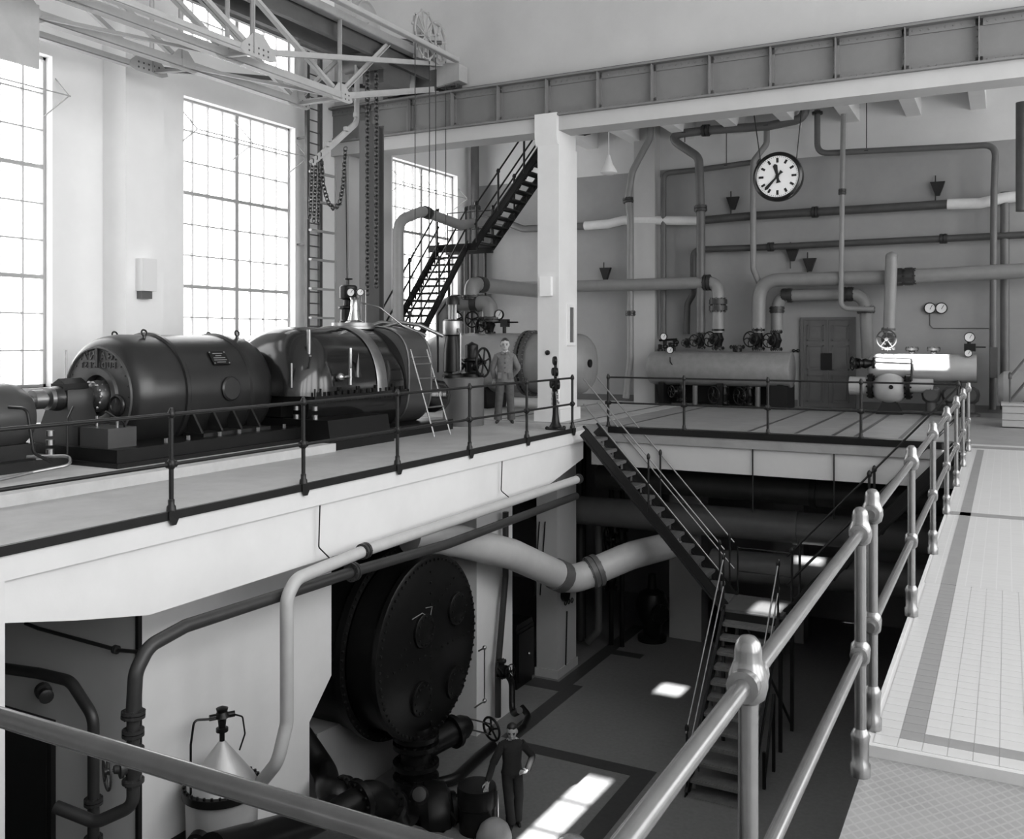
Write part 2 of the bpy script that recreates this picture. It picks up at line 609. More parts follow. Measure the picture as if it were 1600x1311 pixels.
# joint strips in the far deck
for xa, ya in ((875, 640), (960, 648), (1040, 650), (1212, 659), (1280, 661), (1326, 667), (1360, 667), (1425, 668)):
    q = onZ(xa, ya, 0)
    MB().box(q.x - 0.035, q.x + 0.035, 18.15, 24.2, 0, 0.004).part('joint_strip', 'pipe_dark', f_back)
MB().box(-13.5, XR, 18.0, 18.05, 0, 0.004).part('joint_strip', 'pipe_mid', f_back)

# tiles of the right-hand floor: near tiles one by one, the rest as a field
P = 0.1
tl = MB().box(-P / 2 + .0012, P / 2 - .0012, -P / 2 + .0012, P / 2 - .0012, -0.012, 0.0)
def is_dark(ix, iy):
    return (ix == 1 and iy >= 1) or (iy == 1 and ix >= 1)
src = {}
x00, y00 = XR + 0.02, 4.44
for iy in range(0, 31):
    for ix in range(0, 9):
        c = Vector((x00 + P * (ix + .5), y00 + P * (iy + .5), 0))
        mm = 'tile_dark' if is_dark(ix, iy) else 'tile_light'
        if mm not in src:
            b = MB(); b.add([(p[0] + c.x, p[1] + c.y, p[2]) for p in tl.v], tl.f)
            src[mm] = b.part('floor_tile', mm, f_right)
            cz = WLOC[src[mm]].z
        else:
            inst(src[mm], (c.x, c.y, cz), f_right)
xm, ym = x00 + 9 * P, y00 + 31 * P
fld = MB()
fld.box(XR + .01, XE, ym, YF, -0.012, 0).box(xm, XE, y00, ym, -0.012, 0)
fld.part('tile_field', 'tile_field', f_right)
dk = MB()
dk.box(x00 + P, x00 + 2 * P, ym, 16.9, 0, 0.002).box(xm, XE, y00 + P, y00 + 2 * P, 0, 0.002)
dk.box(x00, XE, 10.55, 10.75, 0, 0.002).box(x00, XE, 17.1, 17.5, 0, .002)
dk.part('dark_tile_border', 'tile_dark', f_right)
struct(MB().box(XR - 0.02, XR, 4.40, YF, -0.30, 0.0).box(XR, XE, 4.40, 4.42, -.3, 0), 'trim_1', 'concrete_curb', 'grey stone edge of the pale tiled floor', 'floor edge')

# ---- walls
WINS = [(7.35, 10.72), (13.68, 17.05), (21.0, 24.4)]
holes = [(a, b, 0.95, 6.75) for a, b in WINS] + [(a, b, 7.75, 9.2) for a, b in WINS]
w_left = struct(cells('X', XW - 0.45, XW, YN, YB + .4, 0.0, ZR, holes), 'wall_left', 'plaster_bright', 'white plaster end wall with tall steel windows', 'wall')
struct(MB().box(XW, XW + 0.62, 11.75, 12.62, 0, ZR), 'trim_2', 'plaster_bright', 'white wall pillar between the two nearer tall windows', 'pillar')
struct(MB().box(XW, XW + 0.45, 18.5, 20.3, 0, ZR), 'trim_3', 'plaster_wall', 'pale wall pillar behind the wall ladders', 'pillar')
w_back = struct(cells('Y', YB, YB + .4, XW, XE, ZB, ZR, []), 'wall_back', 'plaster_grey', 'grey lower wall carrying the pipes', 'wall')
struct(MB().box(XW, XE, YB - 0.015, YB, 6.57, 8.2), 'wall_back', 'plaster_white', 'white upper band of the pipe wall below the ceiling', 'wall')
struct(MB().box(-9.32, -8.70, 24.95, YB, 0, 8.2), 'trim_4', 'plaster_wall', 'pale wall pillar beside the long grey boiler drum', 'pillar')
struct(MB().box(-8.69, -4.9, YB - .03, YB, 0, 0.18).box(-3.3, XE, YB - .03, YB, 0, .18).box(-14.8, -9.0, YB - .03, YB, 0, .18), 'baseboard_back', 'pipe_mid', 'dark skirting along the foot of the pipe wall', 'skirting')
struct(MB().box(XW, XE, 18.62, 19.0, 7.42, ZR), 'wall_upper', 'plaster_wall', 'large blank plaster wall above the riveted girder', 'wall')

# near wall and roof, with unseen openings added to cast the sun patches
def back_to_y(p, y):
    p = Vector(p); t = (p.y - y) / SUN_D.y; return p - SUN_D * t
def back_to_z(p, z):
    p = Vector(p); t = (z - p.z) / -SUN_D.z; return p - SUN_D * t
nh = []
def patch_slit(x0, x1, ya, yb, z):  # added wall opening, traced back from the sun patch it should cast
    a = back_to_y((x0, ya, z), YN); b = back_to_y((x1, yb, z), YN)
    nh.append((a.x, b.x + (back_to_y((x1, ya, z), YN).x - b.x) * .5, a.z, b.z))
patch_slit(-6.30, -5.80, 11.6, 14.45, ZB)
patch_slit(-6.45, -5.92, 18.45, 19.05, ZB)
patch_slit(-4.1, -3.62, 16.85, 17.6, -3.1)
patch_slit(-3.85, -3.30, 19.35, 19.75, -2.62)
rh = []
def roof_patch_slit(x0, x1, pa, pb):  # added roof opening, aimed so its sunbeam lands on one patch
    a = back_to_z((x0, pa[0], pa[1]), ZR); b = back_to_z((x1, pb[0], pb[1]), ZR)
    rh.append((a.x, b.x, min(a.y, b.y), max(a.y, b.y)))
roof_patch_slit(-2.75, -1.25, (24.15, 0.95), (24.45, 1.42))
roof_patch_slit(-0.95, -0.70, (17.75, 0.0), (17.4, 0.0))
for yy in (3.5, 7.5): rh.append((3.0, 8.0, yy + 5.0, yy + 7.2))
struct(cells('Y', YN - .06, YN, XW, XE, 0, ZR, nh), 'wall_near', 'plaster_white', 'plaster wall behind the viewer with added slits shaping the sun patches', 'wall')
struct(cells('Z', ZR, ZR + .04, XW, XE, YN, YB, rh[:2]), 'ceiling', 'plaster_white', 'white roof of the hall with added slots shaping the sun patches', 'ceiling')
EW = [(-5.5, -.9, 0.9, 11.4), (-.1, 4.5, .9, 11.4), (5.3, 9.9, .9, 11.4), (10.7, 15.3, .9, 11.4), (17.6, 20.8, 0.9, 6.4), (21.6, 24.8, .9, 6.4)]
struct(cells('X', XE, XE + .4, YN, YB, ZB, ZR, EW), 'wall_right', 'plaster_white', 'white right wall with tall windows', 'wall')
for a, b, c, d in EW:
    portal('daylight_portal', (XE + .2, (a + b) / 2, (c + d) / 2), d - c, b - a, (0, PI / 2, 0))
for a, b, c, d in holes[:3]:
    portal('daylight_portal', (XW - .4, (a + b) / 2, (c + d) / 2), d - c, b - a, (0, -PI / 2, 0))

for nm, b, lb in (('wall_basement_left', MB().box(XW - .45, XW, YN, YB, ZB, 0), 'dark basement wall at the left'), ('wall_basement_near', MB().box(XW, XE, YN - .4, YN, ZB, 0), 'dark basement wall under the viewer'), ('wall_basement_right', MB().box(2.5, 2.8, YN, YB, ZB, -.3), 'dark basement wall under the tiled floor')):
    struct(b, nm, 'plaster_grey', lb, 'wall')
# annex ceiling with its beams
struct(MB().box(-14.8, XE, 19.0, YB, 7.95, 8.1), 'ceiling', 'plaster_white', 'white ceiling of the lower bay above the pipes', 'ceiling')
BEAMS = ['above the tall riser pipe with the S bend', 'left of the big ceiling pipe', 'above the left end of the big ceiling pipe', 'just left of the hanging clock', 'just right of the hanging clock', 'above the slim pale pipe right of the clock', 'above the two wall dials', 'nearest the right picture edge']
for i, bl in enumerate(BEAMS):
    xb = -10.77 + 1.45 * i
    struct(MB().box(xb - .17, xb + .17, 19.0, YB, 7.37, 7.95), 'trim_%d' % (20 + i), 'plaster_white', 'white ceiling beam ' + bl, 'beam')

# concrete beam under the girder, main column
struct(MB().box(XW, XE, 18.36, 19.0, 6.31, 6.62), 'trim_10', 'plaster_wall', 'pale concrete beam under the riveted crane girder', 'beam')
col = thing('column', 'white square concrete column carrying the crane girder', 'column', (-8.8, 18.8, 0), kind='structure')
MB().box(-9.06, -8.55, 18.30, 19.26, 0.27, 6.0).part('shaft', 'plaster_white', col)
MB().prism([(18.30, 6.0), (18.25, 6.18), (18.25, 6.68), (19.26, 6.68), (19.26, 6.0)], -9.11, -8.58, 'YZ').part('capital', 'plaster_white', col)
MB().box(-9.12, -8.49, 18.24, 19.32, 0.0, 0.27).part('plinth', 'plaster_white', col)

# left deck edge beam: haunched white concrete beam with projecting fascia
struct(MB().prism([(4.4, -0.30), (4.4, -0.66), (5.15, -0.69), (5.87, -0.86), (6.72, -1.03), (15.93, -1.05), (17.8, -0.68), (17.8, -0.30)], -8.15, -7.76, 'YZ'), 'trim_11', 'plaster_pier', 'white haunched concrete beam under the turbine deck edge', 'beam')
struct(MB().box(-8.15, -7.70, YN, YF, -0.31, -0.085), 'trim_12', 'plaster_white', 'white fascia strip under the dark edge of the turbine deck', 'fascia')
struct(MB().box(-7.72, -7.67, YN, 17.1, -0.085, 0.004), 'trim_13', 'iron_dark', 'dark steel edge angle along the turbine deck', 'edge strip')
struct(MB().box(-8.15, -7.70, 3.9, 5.12, ZB, -0.31), 'trim_14', 'plaster_white', 'white pillar at the left end of the deck beam', 'pillar')
# far deck fascia
struct(MB().box(-7.6, -0.55, 17.86, 18.3, -0.80, -0.12), 'trim_15', 'plaster_wall', 'pale fascia of the far deck above the dark basement pipes', 'fascia')
struct(MB().box(-7.2, -0.55, 17.78, 18.0, -0.12, 0.004), 'trim_16', 'iron_black', 'black steel edge angle along the far deck', 'edge strip')
for xq in (1176, 1303):
    q = onY(xq, 740, 17.82)
    MB().cyl((q.x, 17.83, -0.14), (q.x, 17.83, -1.5), 0.014, seg=6).thing('hanger_rod', 'thin dark hanger rod on the far deck fascia, %s' % ('left one' if xq < 1200 else 'right one'), 'rod', 'iron_dark')

# ---- foundation blocks in the basement
fb = struct(MB().prism([(7.3, -0.3), (10.68, -0.3), (10.68, -3.05), (10.2, -3.55), (10.2, ZB), (7.3, ZB)], -13.5, -8.60, 'YZ'), 'foundation_block', 'plaster_pier', 'white concrete turbine foundation block left of the black condenser', 'foundation')
struct(MB().box(-13.5, -8.60, 14.85, 16.25, ZB, -0.3), 'foundation_block', 'plaster_pier', 'white concrete foundation pier right of the black condenser', 'foundation')
struct(MB().prism([(11.15, -4.2), (11.15, ZB), (14.2, ZB), (14.2, -4.4)], -10.6, -9.25, 'YZ'), 'foundation_block', 'plaster_grey', 'grey concrete saddle block under the black condenser', 'foundation')
struct(MB().box(-13.5, -11.6, 10.6, 14.9, ZB, -0.3), 'foundation_block', 'plaster_grey', 'dark rear foundation wall behind the condenser', 'foundation')
bc = thing('column', 'pale square basement column behind the bent light pipe', 'column', (-8.77, 18.66, ZB), kind='structure')
MB().box(-9.02, -8.53, 18.17, 19.17, ZB + .18, -0.3).part('shaft', 'plaster_wall', bc)
MB().box(-9.05, -8.50, 18.14, 19.2, ZB, ZB + .18).part('plinth', 'plaster_wall', bc)
struct(MB().box(-5.0, -4.3, 23.0, 23.6, ZB, -.3), 'column', 'plaster_grey', 'dim basement column far behind the staircase', 'column')
struct(MB().box(-7.3, -6.5, 22.0, 22.6, ZB, -.3), 'column', 'plaster_wall', 'pale basement column beyond the hanging valves', 'column')

# ---- tall windows of the left wall
def window(n, y0, y1, z0, z1, cols, rows, label, thick_c=(4,), thick_r=(3, 6)):
    t = thing('window_%d' % n, label, 'window', (XW - .22, (y0 + y1) / 2, z0), kind='structure')
    X = XW - 0.22
    fr = MB()
    e = 0.05
    fr.box(X - .04, X + .04, y0, y0 + e, z0, z1).box(X - .04, X + .04, y1 - e, y1, z0, z1)
    fr.box(X - .04, X + .04, y0, y1, z0, z0 + e).box(X - .04, X + .04, y0, y1, z1 - e, z1)
    fr.part('window_frame', 'frame_paint', t)
    dy = (y1 - y0) / cols; dz = (z1 - z0) / rows
    for i in range(1, cols):
        w = 0.05 if i in thick_c else 0.012
        MB().box(X - .03, X + .03, y0 + dy * i - w, y0 + dy * i + w, z0 + e, z1 - e).part('mullion', 'frame_paint', t)
    for j in range(1, rows):
        w = 0.035 if j in thick_r else 0.012
        MB().box(X - .035, X + .035, y0 + e, y1 - e, z0 + dz * j - w, z0 + dz * j + w).part('glazing_bar', 'frame_paint', t)
    p0 = None
    for i in range(cols):
        for j in range(rows):
            c = (X, y0 + dy * (i + .5), z0 + dz * (j + .5))
            if p0 is None:
                p0 = MB().cbox(c, (0.006, dy - .012, dz - .012)).part('pane', 'window_glass', t)
            else:
                inst(p0, c, t)
    return t
LAB = ['tall steel window cut by the left edge of the picture', 'tall steel window between the wall pillar and the wall ladder', 'tall steel window behind the dark wall staircase']
for i, (a, b) in enumerate(WINS):
    t = window(i + 1, a, b, 0.95, 6.75, 8, 9, LAB[i])
    MB().box(XW - .45, XW + .06, a - .05, b + .05, 0.89, 0.95).part('window_sill', 'plaster_white', t)
    # opener linkage of the upper vents
    op = MB()
    zo = 6.05
    op.cyl((XW + .28, a + .15, zo), (XW + .28, b + .15, zo), 0.012, seg=6)
    for y in (a + .1, (a + b) / 2, b + .12):
        op.cyl((XW + .28, y, zo), (XW - .2, y - .1, zo + .55), 0.011, seg=6)
        op.cyl((XW + .28, y, zo), (XW - .15, y - .18, zo - .35), 0.011, seg=6)
    op.part('vent_opener', 'frame_paint', t)
    window(i + 4, a, b, 7.75, 9.2, 8, 2, ['upper left clerestory window behind the crane bridge', 'clerestory window seen through the crane trusses', 'clerestory window hidden behind the far wall'][i], thick_r=())

# ---- riveted crane girder
g = thing('crane_girder', 'long grey riveted plate girder carrying the crane rail', 'girder', (-5, YG, 6.62), kind='structure')
G0, G1 = 6.62, 7.49
GX0, GX1 = XW, XE
MB().box(GX0, GX1, YG - .012, YG + .012, G0 + .03, G1 - .02).part('web_plate', 'girder_paint', g)
MB().box(GX0, GX1, YG - .19, YG + .15, G1 - .045, G1).box(GX0, GX1, YG - .04, YG - .012, G1 - .18, G1 - .045).part('top_flange', 'girder_paint', g)
MB().box(GX0, GX1, YG - .19, YG + .15, G0, G0 + .04).box(GX0, GX1, YG - .04, YG - .012, G0 + .04, G0 + .145).part('bottom_flange', 'girder_paint', g)
MB().box(GX0, GX1, YG - .04, YG + .04, G1, G1 + .055).part('crane_rail', 'iron_dark', g)
sp = 1.204
xs = []
k = -11
while -0.437 + k * sp < XE:
    xs.append(-0.437 + k * sp); k += 1
st0 = None
for x in xs:
    if st0 is None:
        st0 = MB().box(x - .06, x + .06, YG - .04, YG - .012, G0 + .04, G1 - .05).box(x - .009, x + .009, YG - .17, YG - .012, G0 + .04, G1 - .05).part('stiffener', 'girder_paint', g)
        c0 = WLOC[st0]
    else:
        inst(st0, (x, c0.y, c0.z), g)
rv = MB()
def rivet(b, c, ax, r):
    b.lathe([(r, 0), (r * .7, r * .5), (0, r * .7)], c, ax, 6)
x = GX0 + .05
while x < 2.5:
    rivet(rv, (x, YG - .04, G0 + .09), (0, -1, 0), .02)
    rivet(rv, (x, YG - .04, G1 - .11), (0, -1, 0), .02)
    x += 0.135
for x in xs:
    if x < 2.5:
        for kz in range(5):
            rivet(rv, (x - .035, YG - .04, G0 + .18 + .11 * kz), (0, -1, 0), .018)
rv.part('rivet_row', 'girder_paint', g, kind='stuff')
# ================================================================== RAILINGS
def post_mesh(p, h, hm, r, foot):
    b = MB()
    x, y, z = p
    b.lathe([(0, 0), (r, 0), (r, h), (0, h)], p, (0, 0, 1), 14)
    if foot == 'side':      # bracket bolted to the face of the deck edge, pointed below
        b.lathe([(0, 0), (r * 2.1, 0), (r * 1.9, .05), (r * 1.35, .07), (r * 1.35, .12), (r, .13)], p, (0, 0, 1), 12)
    elif foot == 'boot':
        b.lathe([(0, 0), (r * 1.7, 0), (r * 1.75, .05), (r * 1.45, .06), (r * 1.5, .14), (r * 1.7, .17), (r * 1.3, .19), (r, .2)], p, (0, 0, 1), 14)
    else:
        b.lathe([(0, 0), (r * 2.2, 0), (r * 2.2, .02), (r * 1.5, .04), (r * 1.4, .08), (r, .1)], p, (0, 0, 1), 12)
    return b
def cap_mesh(p, r, dome):
    b = MB()
    if dome:
        b.lathe([(r * 1.1, -r * 2.2), (r * 1.7, -r * 1.7), (r * 2.0, -r * .5), (r * 1.95, r * .6), (r * 1.55, r * 1.6), (r * 1.4, r * 2.1), (r * 1.38, r * 3.0), (r * 1.2, r * 3.8), (r * .75, r * 4.35), (0, r * 4.55)], p, (0, 0, 1), 16)
    else:
        b.lathe([(r, -r * 1.6), (r * 1.5, -r), (r * 1.6, 0), (r * 1.5, r), (r, r * 1.8), (r * .8, r * 2.6), (0, r * 2.9)], p, (0, 0, 1), 12)
    return b
def collar_mesh(p, d, r):
    b = MB().lathe([(r, -r * 2.1), (r * 1.55, -r * 1.5), (r * 1.7, 0), (r * 1.55, r * 1.5), (r, r * 2.1)], p, (0, 0, 1), 14)
    b.lathe([(r * .9, -r * 2.4), (r * 1.5, -r * 2.3), (r * 1.5, -r * 1.2), (r * 1.5, r * 1.2), (r * 1.5, r * 2.3), (r * .9, r * 2.4)], p, d, 14)
    return b
def railing(name, label, posts, ends, h, hm, r, rr, m, foot='plate', dome=False, bracket=None):
    posts = [Vector(p) for p in posts]
    d = (Vector(ends[1]) - Vector(ends[0])).normalized()
    t = thing(name, label, 'railing', posts[0])
    for nm, z in (('top_rail', h), ('mid_rail', hm)):
        a = Vector(ends[0]); b = Vector(ends[1])
        MB().cyl((a.x, a.y, a.z + z), (b.x, b.y, b.z + z), rr, seg=14).part(nm, m, t)
    s0 = None
    for p in posts:
        if s0 is None:
            s0 = post_mesh(p, h, hm, r, foot).part('post', m, t)
            off = WLOC[s0] - p
            c0 = cap_mesh(p + Vector((0, 0, h)), r, dome).part('post_cap', m, s0); co = WLOC[c0] - p
            k0 = collar_mesh(p + Vector((0, 0, hm)), d, r).part('rail_collar', m, s0); ko = WLOC[k0] - p
            if dome:
                q0 = MB().lathe([(r * .9, -r * 2.6), (r * 1.6, -r * 2.5), (r * 1.6, -r * 1.7), (r * 1.6, r * 1.7), (r * 1.6, r * 2.5), (r * .9, r * 2.6)], p + Vector((0, 0, h)), d, 16).part('rail_clamp', m, s0); qo = WLOC[q0] - p
            if bracket:
                b0 = MB().prism([(p.y - .07, 0.01), (p.y + .07, 0.01), (p.y + .07, -.06), (p.y + .025, -.14), (p.y - .025, -.14), (p.y - .07, -.06)], p.x + .028, p.x + .05, 'YZ').part('edge_bracket', m, s0); bo = WLOC[b0] - p
        else:
            s = inst(s0, p + off, t)
            inst(c0, p + co, s); inst(k0, p + ko, s)
            if dome: inst(q0, p + qo, s)
            if bracket: inst(b0, p + bo, s)
    return t

LY = [4.90, 6.95, 9.02, 11.04, 13.07, 15.11, 17.12]
railing('deck_railing', 'dark two-rail railing along the turbine deck edge', [(XL, y, 0) for y in LY], ((XL, 1.3, 0), (XL, 17.12, 0)), 1.01, 0.49, 0.025, 0.020, 'rail_paint', 'side', bracket=True)
BX = [-7.22, -5.62, -3.99, -2.33, -0.75]
railing('deck_railing', 'dark two-rail railing along the far deck in front of the pipe wall', [(x, YF + .04, 0) for x in BX], ((BX[0], YF + .04, 0), (BX[-1], YF + .04, 0)), 1.01, 0.49, 0.025, 0.018, 'rail_paint', 'plate')
RY = [4.59, 6.58, 8.56, 10.57, 12.6, 14.6, 16.61]
railing('deck_railing', 'grey pipe railing with domed posts beside the pale tiled floor', [(XR, y, 0) for y in RY], ((XR, 4.50, 0), (XR, 16.68, 0)), 1.0, 0.49, 0.024, 0.022, 'rail_steel', 'boot', dome=True)
railing('deck_railing', 'grey pipe railing with domed posts in the right foreground', [(XR, 1.22, -.05), (XR, 2.25, -.05), (XR, 4.19, -.05)], ((XR, 1.22, -.05), (XR, 4.25, -.05)), 1.03, 0.52, 0.024, 0.022, 'rail_steel', 'boot', dome=True)
railing('deck_railing', 'grey foreground pipe rail running down across the lower left', [(-4.4, 1.24, -.05), (-2.45, 1.24, -.05)], ((-7.6, 1.24, -.05), (XR, 1.24, -.05)), 1.05, 0.53, 0.022, 0.020, 'rail_grey', 'boot', dome=True)

# ================================================================== STAIRCASES
def flight(name, label, top, dr, run, drop, width, n, wdir, m='iron_dark', rails=(True, True), rail_h=1.0, closed=False, posts=(0.0, .5, 1.0), rail_m=None, rr=.016, tread_m=None):
    # top: upper nosing on the first side; dr: horizontal direction of descent; wdir: across
    top = Vector(top); dr = Vector(dr); wd = Vector(wdir)
    bot = top + dr * run - Vector((0, 0, drop))
    t = thing(name, label, 'staircase', (bot.x, bot.y, bot.z))
    sl = (bot - top).normalized()
    nrm = Vector((-sl.z * dr.x, -sl.z * dr.y, 0)) * 0 + Vector((0, 0, 1))
    for k in (0, 1):
        o = wd * (width * k)
        b = MB()
        for dz in (.06, -.17):
            b.bar(top + o + Vector((0, 0, dz)), bot + o + Vector((0, 0, dz)), .05, .035)
        b.bar(top + o + Vector((0, 0, -.055)), bot + o + Vector((0, 0, -.055)), .012, .22)
        b.part('stringer', m, t)
    s0 = None
    dz = drop / n; dx = run / n
    tm = tread_m or m
    for i in range(1, n + 1):
        c = top + dr * (dx * (i - .5)) - Vector((0, 0, dz * i)) + wd * (width / 2)
        if s0 is None:
            b = MB()
            a = c - dr * (dx * .62); e = c + dr * (dx * .62)
            b.bar(a, e, width - .05, .03)
            b.bar(e - Vector((0, 0, .02)), e - Vector((0, 0, .021)) + dr * .02, width - .05, .05)
            if closed:
                f = c + dr * dx * .5
                b.bar(f, f - Vector((0, 0, dz)), width - .05, .02, dr)
            else:
                for sd in (-.42, .42):
                    q = c + wd * (width * sd)
                    b.bar(q + dr * dx * .3, q + dr * dx * .3 - Vector((0, 0, dz * .8)), .03, .03, dr)
            s0 = b.part('tread', tm, t); off = WLOC[s0] - c
        else:
            inst(s0, c + off, t)
    rm = rail_m or m
    for k in (0, 1):
        if not rails[k]: continue
        o = wd * (width * k)
        for nm, z in (('top_rail', rail_h), ('mid_rail', rail_h * .5)):
            MB().tube([top + o + Vector((0, 0, z)), bot + o + Vector((0, 0, z))], rr, 10).part(nm, rm, t)
        for fr in posts:
            p = top.lerp(bot, fr) + o
            pb = MB().cyl(p - Vector((0, 0, .05)), p + Vector((0, 0, rail_h)), rr * 1.25, seg=10)
            pb.lathe([(rr * 1.3, -.04), (rr * 2.2, -.02), (rr * 2.3, .03), (rr * 1.4, .07), (0, .09)], p + Vector((0, 0, rail_h)), (0, 0, 1), 10)
            pb.part('post', m, t)
    return t

ZL, YL = -3.1, 16.78
flight('steel_staircase', 'dark open steel stair flight descending from the turbine deck corner', (-7.45, 17.10, 0), (1, 0, 0), 2.83, -ZL, 0.70, 14, (0, 1, 0), m='iron_dark', posts=(.48, .97), rail_m='steel_mid', rr=.015, tread_m='tread_worn')
flight('steel_staircase', 'dark stair flight climbing right from the landing to the tiled floor', (-0.72, 17.10, 0), (-1, 0, 0), 2.76, -ZL, 0.70, 14, (0, 1, 0), m='iron_dark', posts=(.5, .97), rail_m='iron_dark', rr=.018)
flight('steel_staircase', 'lower dark stair flight running from the landing to the basement floor', (-4.53, YL, ZL), (0, -1, 0), 2.3, ZL - ZB, 0.97, 12, (1, 0, 0), m='iron_dark', closed=False, posts=(.03, .98), rail_m='steel_mid', rr=.015, tread_m='tread_worn')
ld = thing('stair_landing', 'dark steel landing where the stair flights meet above the basement', 'landing', (-4.05, 17.3, ZB))
MB().box(-4.60, -3.5, YL, 17.85, ZL - .05, ZL).part('deck_plate', 'pipe_mid', ld)
for y in (YL, 17.8): MB().box(-4.60, -3.5, y, y + .05, ZL - .2, ZL - .05).part('edge_beam', 'iron_dark', ld)
for x in (-4.56, -3.54):
    for y in (YL + .03, 17.82):
        MB().box(x - .03, x + .03, y - .03, y + .03, ZB, ZL - .2).part('leg', 'iron_dark', ld)
for x0, x1 in ((-4.56, -3.54), (-3.54, -4.56)):
    MB().bar((x0, 17.82, ZB + .1), (x1, 17.82, ZL - .2), .04, .04).part('cross_brace', 'iron_dark', ld)
for z in (ZL + .9, ZL + .45):
    MB().cyl((-4.56, 17.84, z), (-3.54, 17.84, z), .014, seg=8).part('guard_rail', 'iron_dark', ld)
for x in (-4.56, -3.54): MB().cyl((x, 17.84, ZL), (x, 17.84, ZL + .92), .018, seg=8).part('guard_post', 'iron_dark', ld)
MB().bar((-3.48, 16.0, ZB), (-3.48, 16.0, -4.2), .05, .05).bar((-3.48, 15.3, ZB), (-3.48, 15.3, -4.9), .05, .05).bar((-3.48, 16.0, -4.2), (-3.48, 15.3, ZB + .1), .04, .04).part('side_frame', 'iron_dark', ld)

# staircase on the end wall: first flight along the wall, landing, second flight to the right
SX = -13.95
flight('steel_staircase', 'dark steel stair flight climbing in front of the far tall window', (SX, 22.0, 4.4), (0, -1, 0), 4.1, 4.4, 0.92, 22, (1, 0, 0), m='rail_paint', posts=(0.02, .35, .68, .97), rr=.024)
flight('steel_staircase', 'dark upper stair flight rising behind the white column', (-10.2, 22.0, 7.55), (-1, 0, 0), 2.6, 3.15, 0.92, 14, (0, 1, 0), m='rail_paint', posts=(.12, .42, .72, .98), rr=.024)
wl = thing('stair_landing', 'dark steel landing in front of the far tall window', 'landing', (-13.4, 22.5, 4.2))
MB().box(-14.3, -12.75, 22.0, 22.95, 4.36, 4.4).part('deck_plate', 'rail_paint', wl)
for y in (22.0, 22.9): MB().box(-14.3, -12.75, y, y + .05, 4.2, 4.36).part('edge_beam', 'rail_paint', wl)
for x in (-14.2, -13.0): MB().cyl((x, 22.93, 0), (x, 22.93, 4.2), .04, seg=8).part('leg', 'rail_paint', wl)
for z in (4.9, 5.4): MB().cyl((-14.25, 22.93, z), (-12.8, 22.93, z), .016, seg=8).part('guard_rail', 'rail_paint', wl)
for x in (-14.25, -13.5, -12.8): MB().cyl((x, 22.93, 4.4), (x, 22.93, 5.42), .02, seg=8).part('post', 'rail_paint', wl)
# steep dark stair at the right edge of the far deck
flight('steel_staircase', 'dark steel stair rising out of the picture at the far right', (2.4, 21.75, 3.2), (-1, 0, 0), 2.35, 3.2, 0.8, 15, (0, 1, 0), m='pipe_dark', posts=(.3, .7, 1.0), rail_m='pipe_mid')
# ================================================================== MACHINES ON THE TURBINE DECK
def text_mesh(body, size, extr, place):
    # lettering as raised mesh; place maps (x, y, z) of the text to the world
    cu = bpy.data.curves.new('lettering', 'FONT')
    cu.body = body; cu.size = size; cu.extrude = extr
    cu.align_x = 'CENTER'; cu.align_y = 'CENTER'; cu.space_character = 1.35; cu.resolution_u = 3
    o = bpy.data.objects.new('lettering', cu)
    COL.objects.link(o)
    bpy.context.view_layer.update()
    me = o.evaluated_get(bpy.context.evaluated_depsgraph_get()).to_mesh()
    b = MB()
    b.add([place(v.co) for v in me.vertices], [tuple(p.vertices) for p in me.polygons])
    bpy.data.objects.remove(o); bpy.data.curves.remove(cu)
    return b

# raised concrete curb under the generator set
struct(MB().box(-13.6, -9.45, 3.0, 11.85, 0, 0.13), 'machine_plinth', 'concrete_curb', 'low pale concrete plinth under the generator', 'plinth')

GX, GZ = -11.5, 0.98
gen = thing('generator', 'large dark round electric generator with raised lettering on its end', 'generator', (GX, 10.5, 0.13))
bed = MB().box(-12.9, -10.12, 8.25, 12.0, 0.13, 0.36)
bed.box(-12.9, -10.05, 8.2, 12.0, 0.13, 0.19)
bed.part('bed_plate', 'iron_black', gen)
R = 0.88
MB().lathe([(.70, 9.06), (.74, 9.07), (.80, 9.12), (.85, 9.22), (R, 9.40), (R, 9.86)], (GX, 0, GZ), (0, 1, 0), 48).part('end_bell', 'generator_paint', gen)
MB().lathe([(R, 9.86), (R + .035, 9.87), (R + .035, 9.93), (R - .005, 9.95), (R - .005, 11.18), (R + .03, 11.2), (R + .03, 11.25), (R, 11.26)], (GX, 0, GZ), (0, 1, 0), 48).part('stator_casing', 'generator_paint', gen)
MB().lathe([(R, 11.26), (R - .01, 11.6), (.82, 11.74), (.72, 11.84), (0.3, 11.86), (0, 11.86)], (GX, 0, GZ), (0, 1, 0), 48).part('end_bell', 'generator_paint', gen)
sh = MB().lathe([(.30, 9.2), (.30, 9.03), (.34, 9.02), (.40, 9.02), (.42, 9.06), (.66, 9.06), (.68, 9.03), (.70, 9.03), (.71, 9.08)], (GX, 0, GZ), (0, 1, 0), 48)
shield = sh.part('end_shield', 'shield_paint', gen)
MB().lathe([(.36, 0), (.36, .03)], (GX, 9.19, GZ), (0, 1, 0), 32).cyl((GX, 9.14, GZ), (GX, 9.17, GZ), .31, seg=32).part('shaft_opening', 'iron_black', shield)
MB().bar((GX, 9.035, GZ + .42), (GX, 9.035, GZ + .68), .05, .03, (0, -1, 0)).part('split_joint', 'generator_paint', shield)
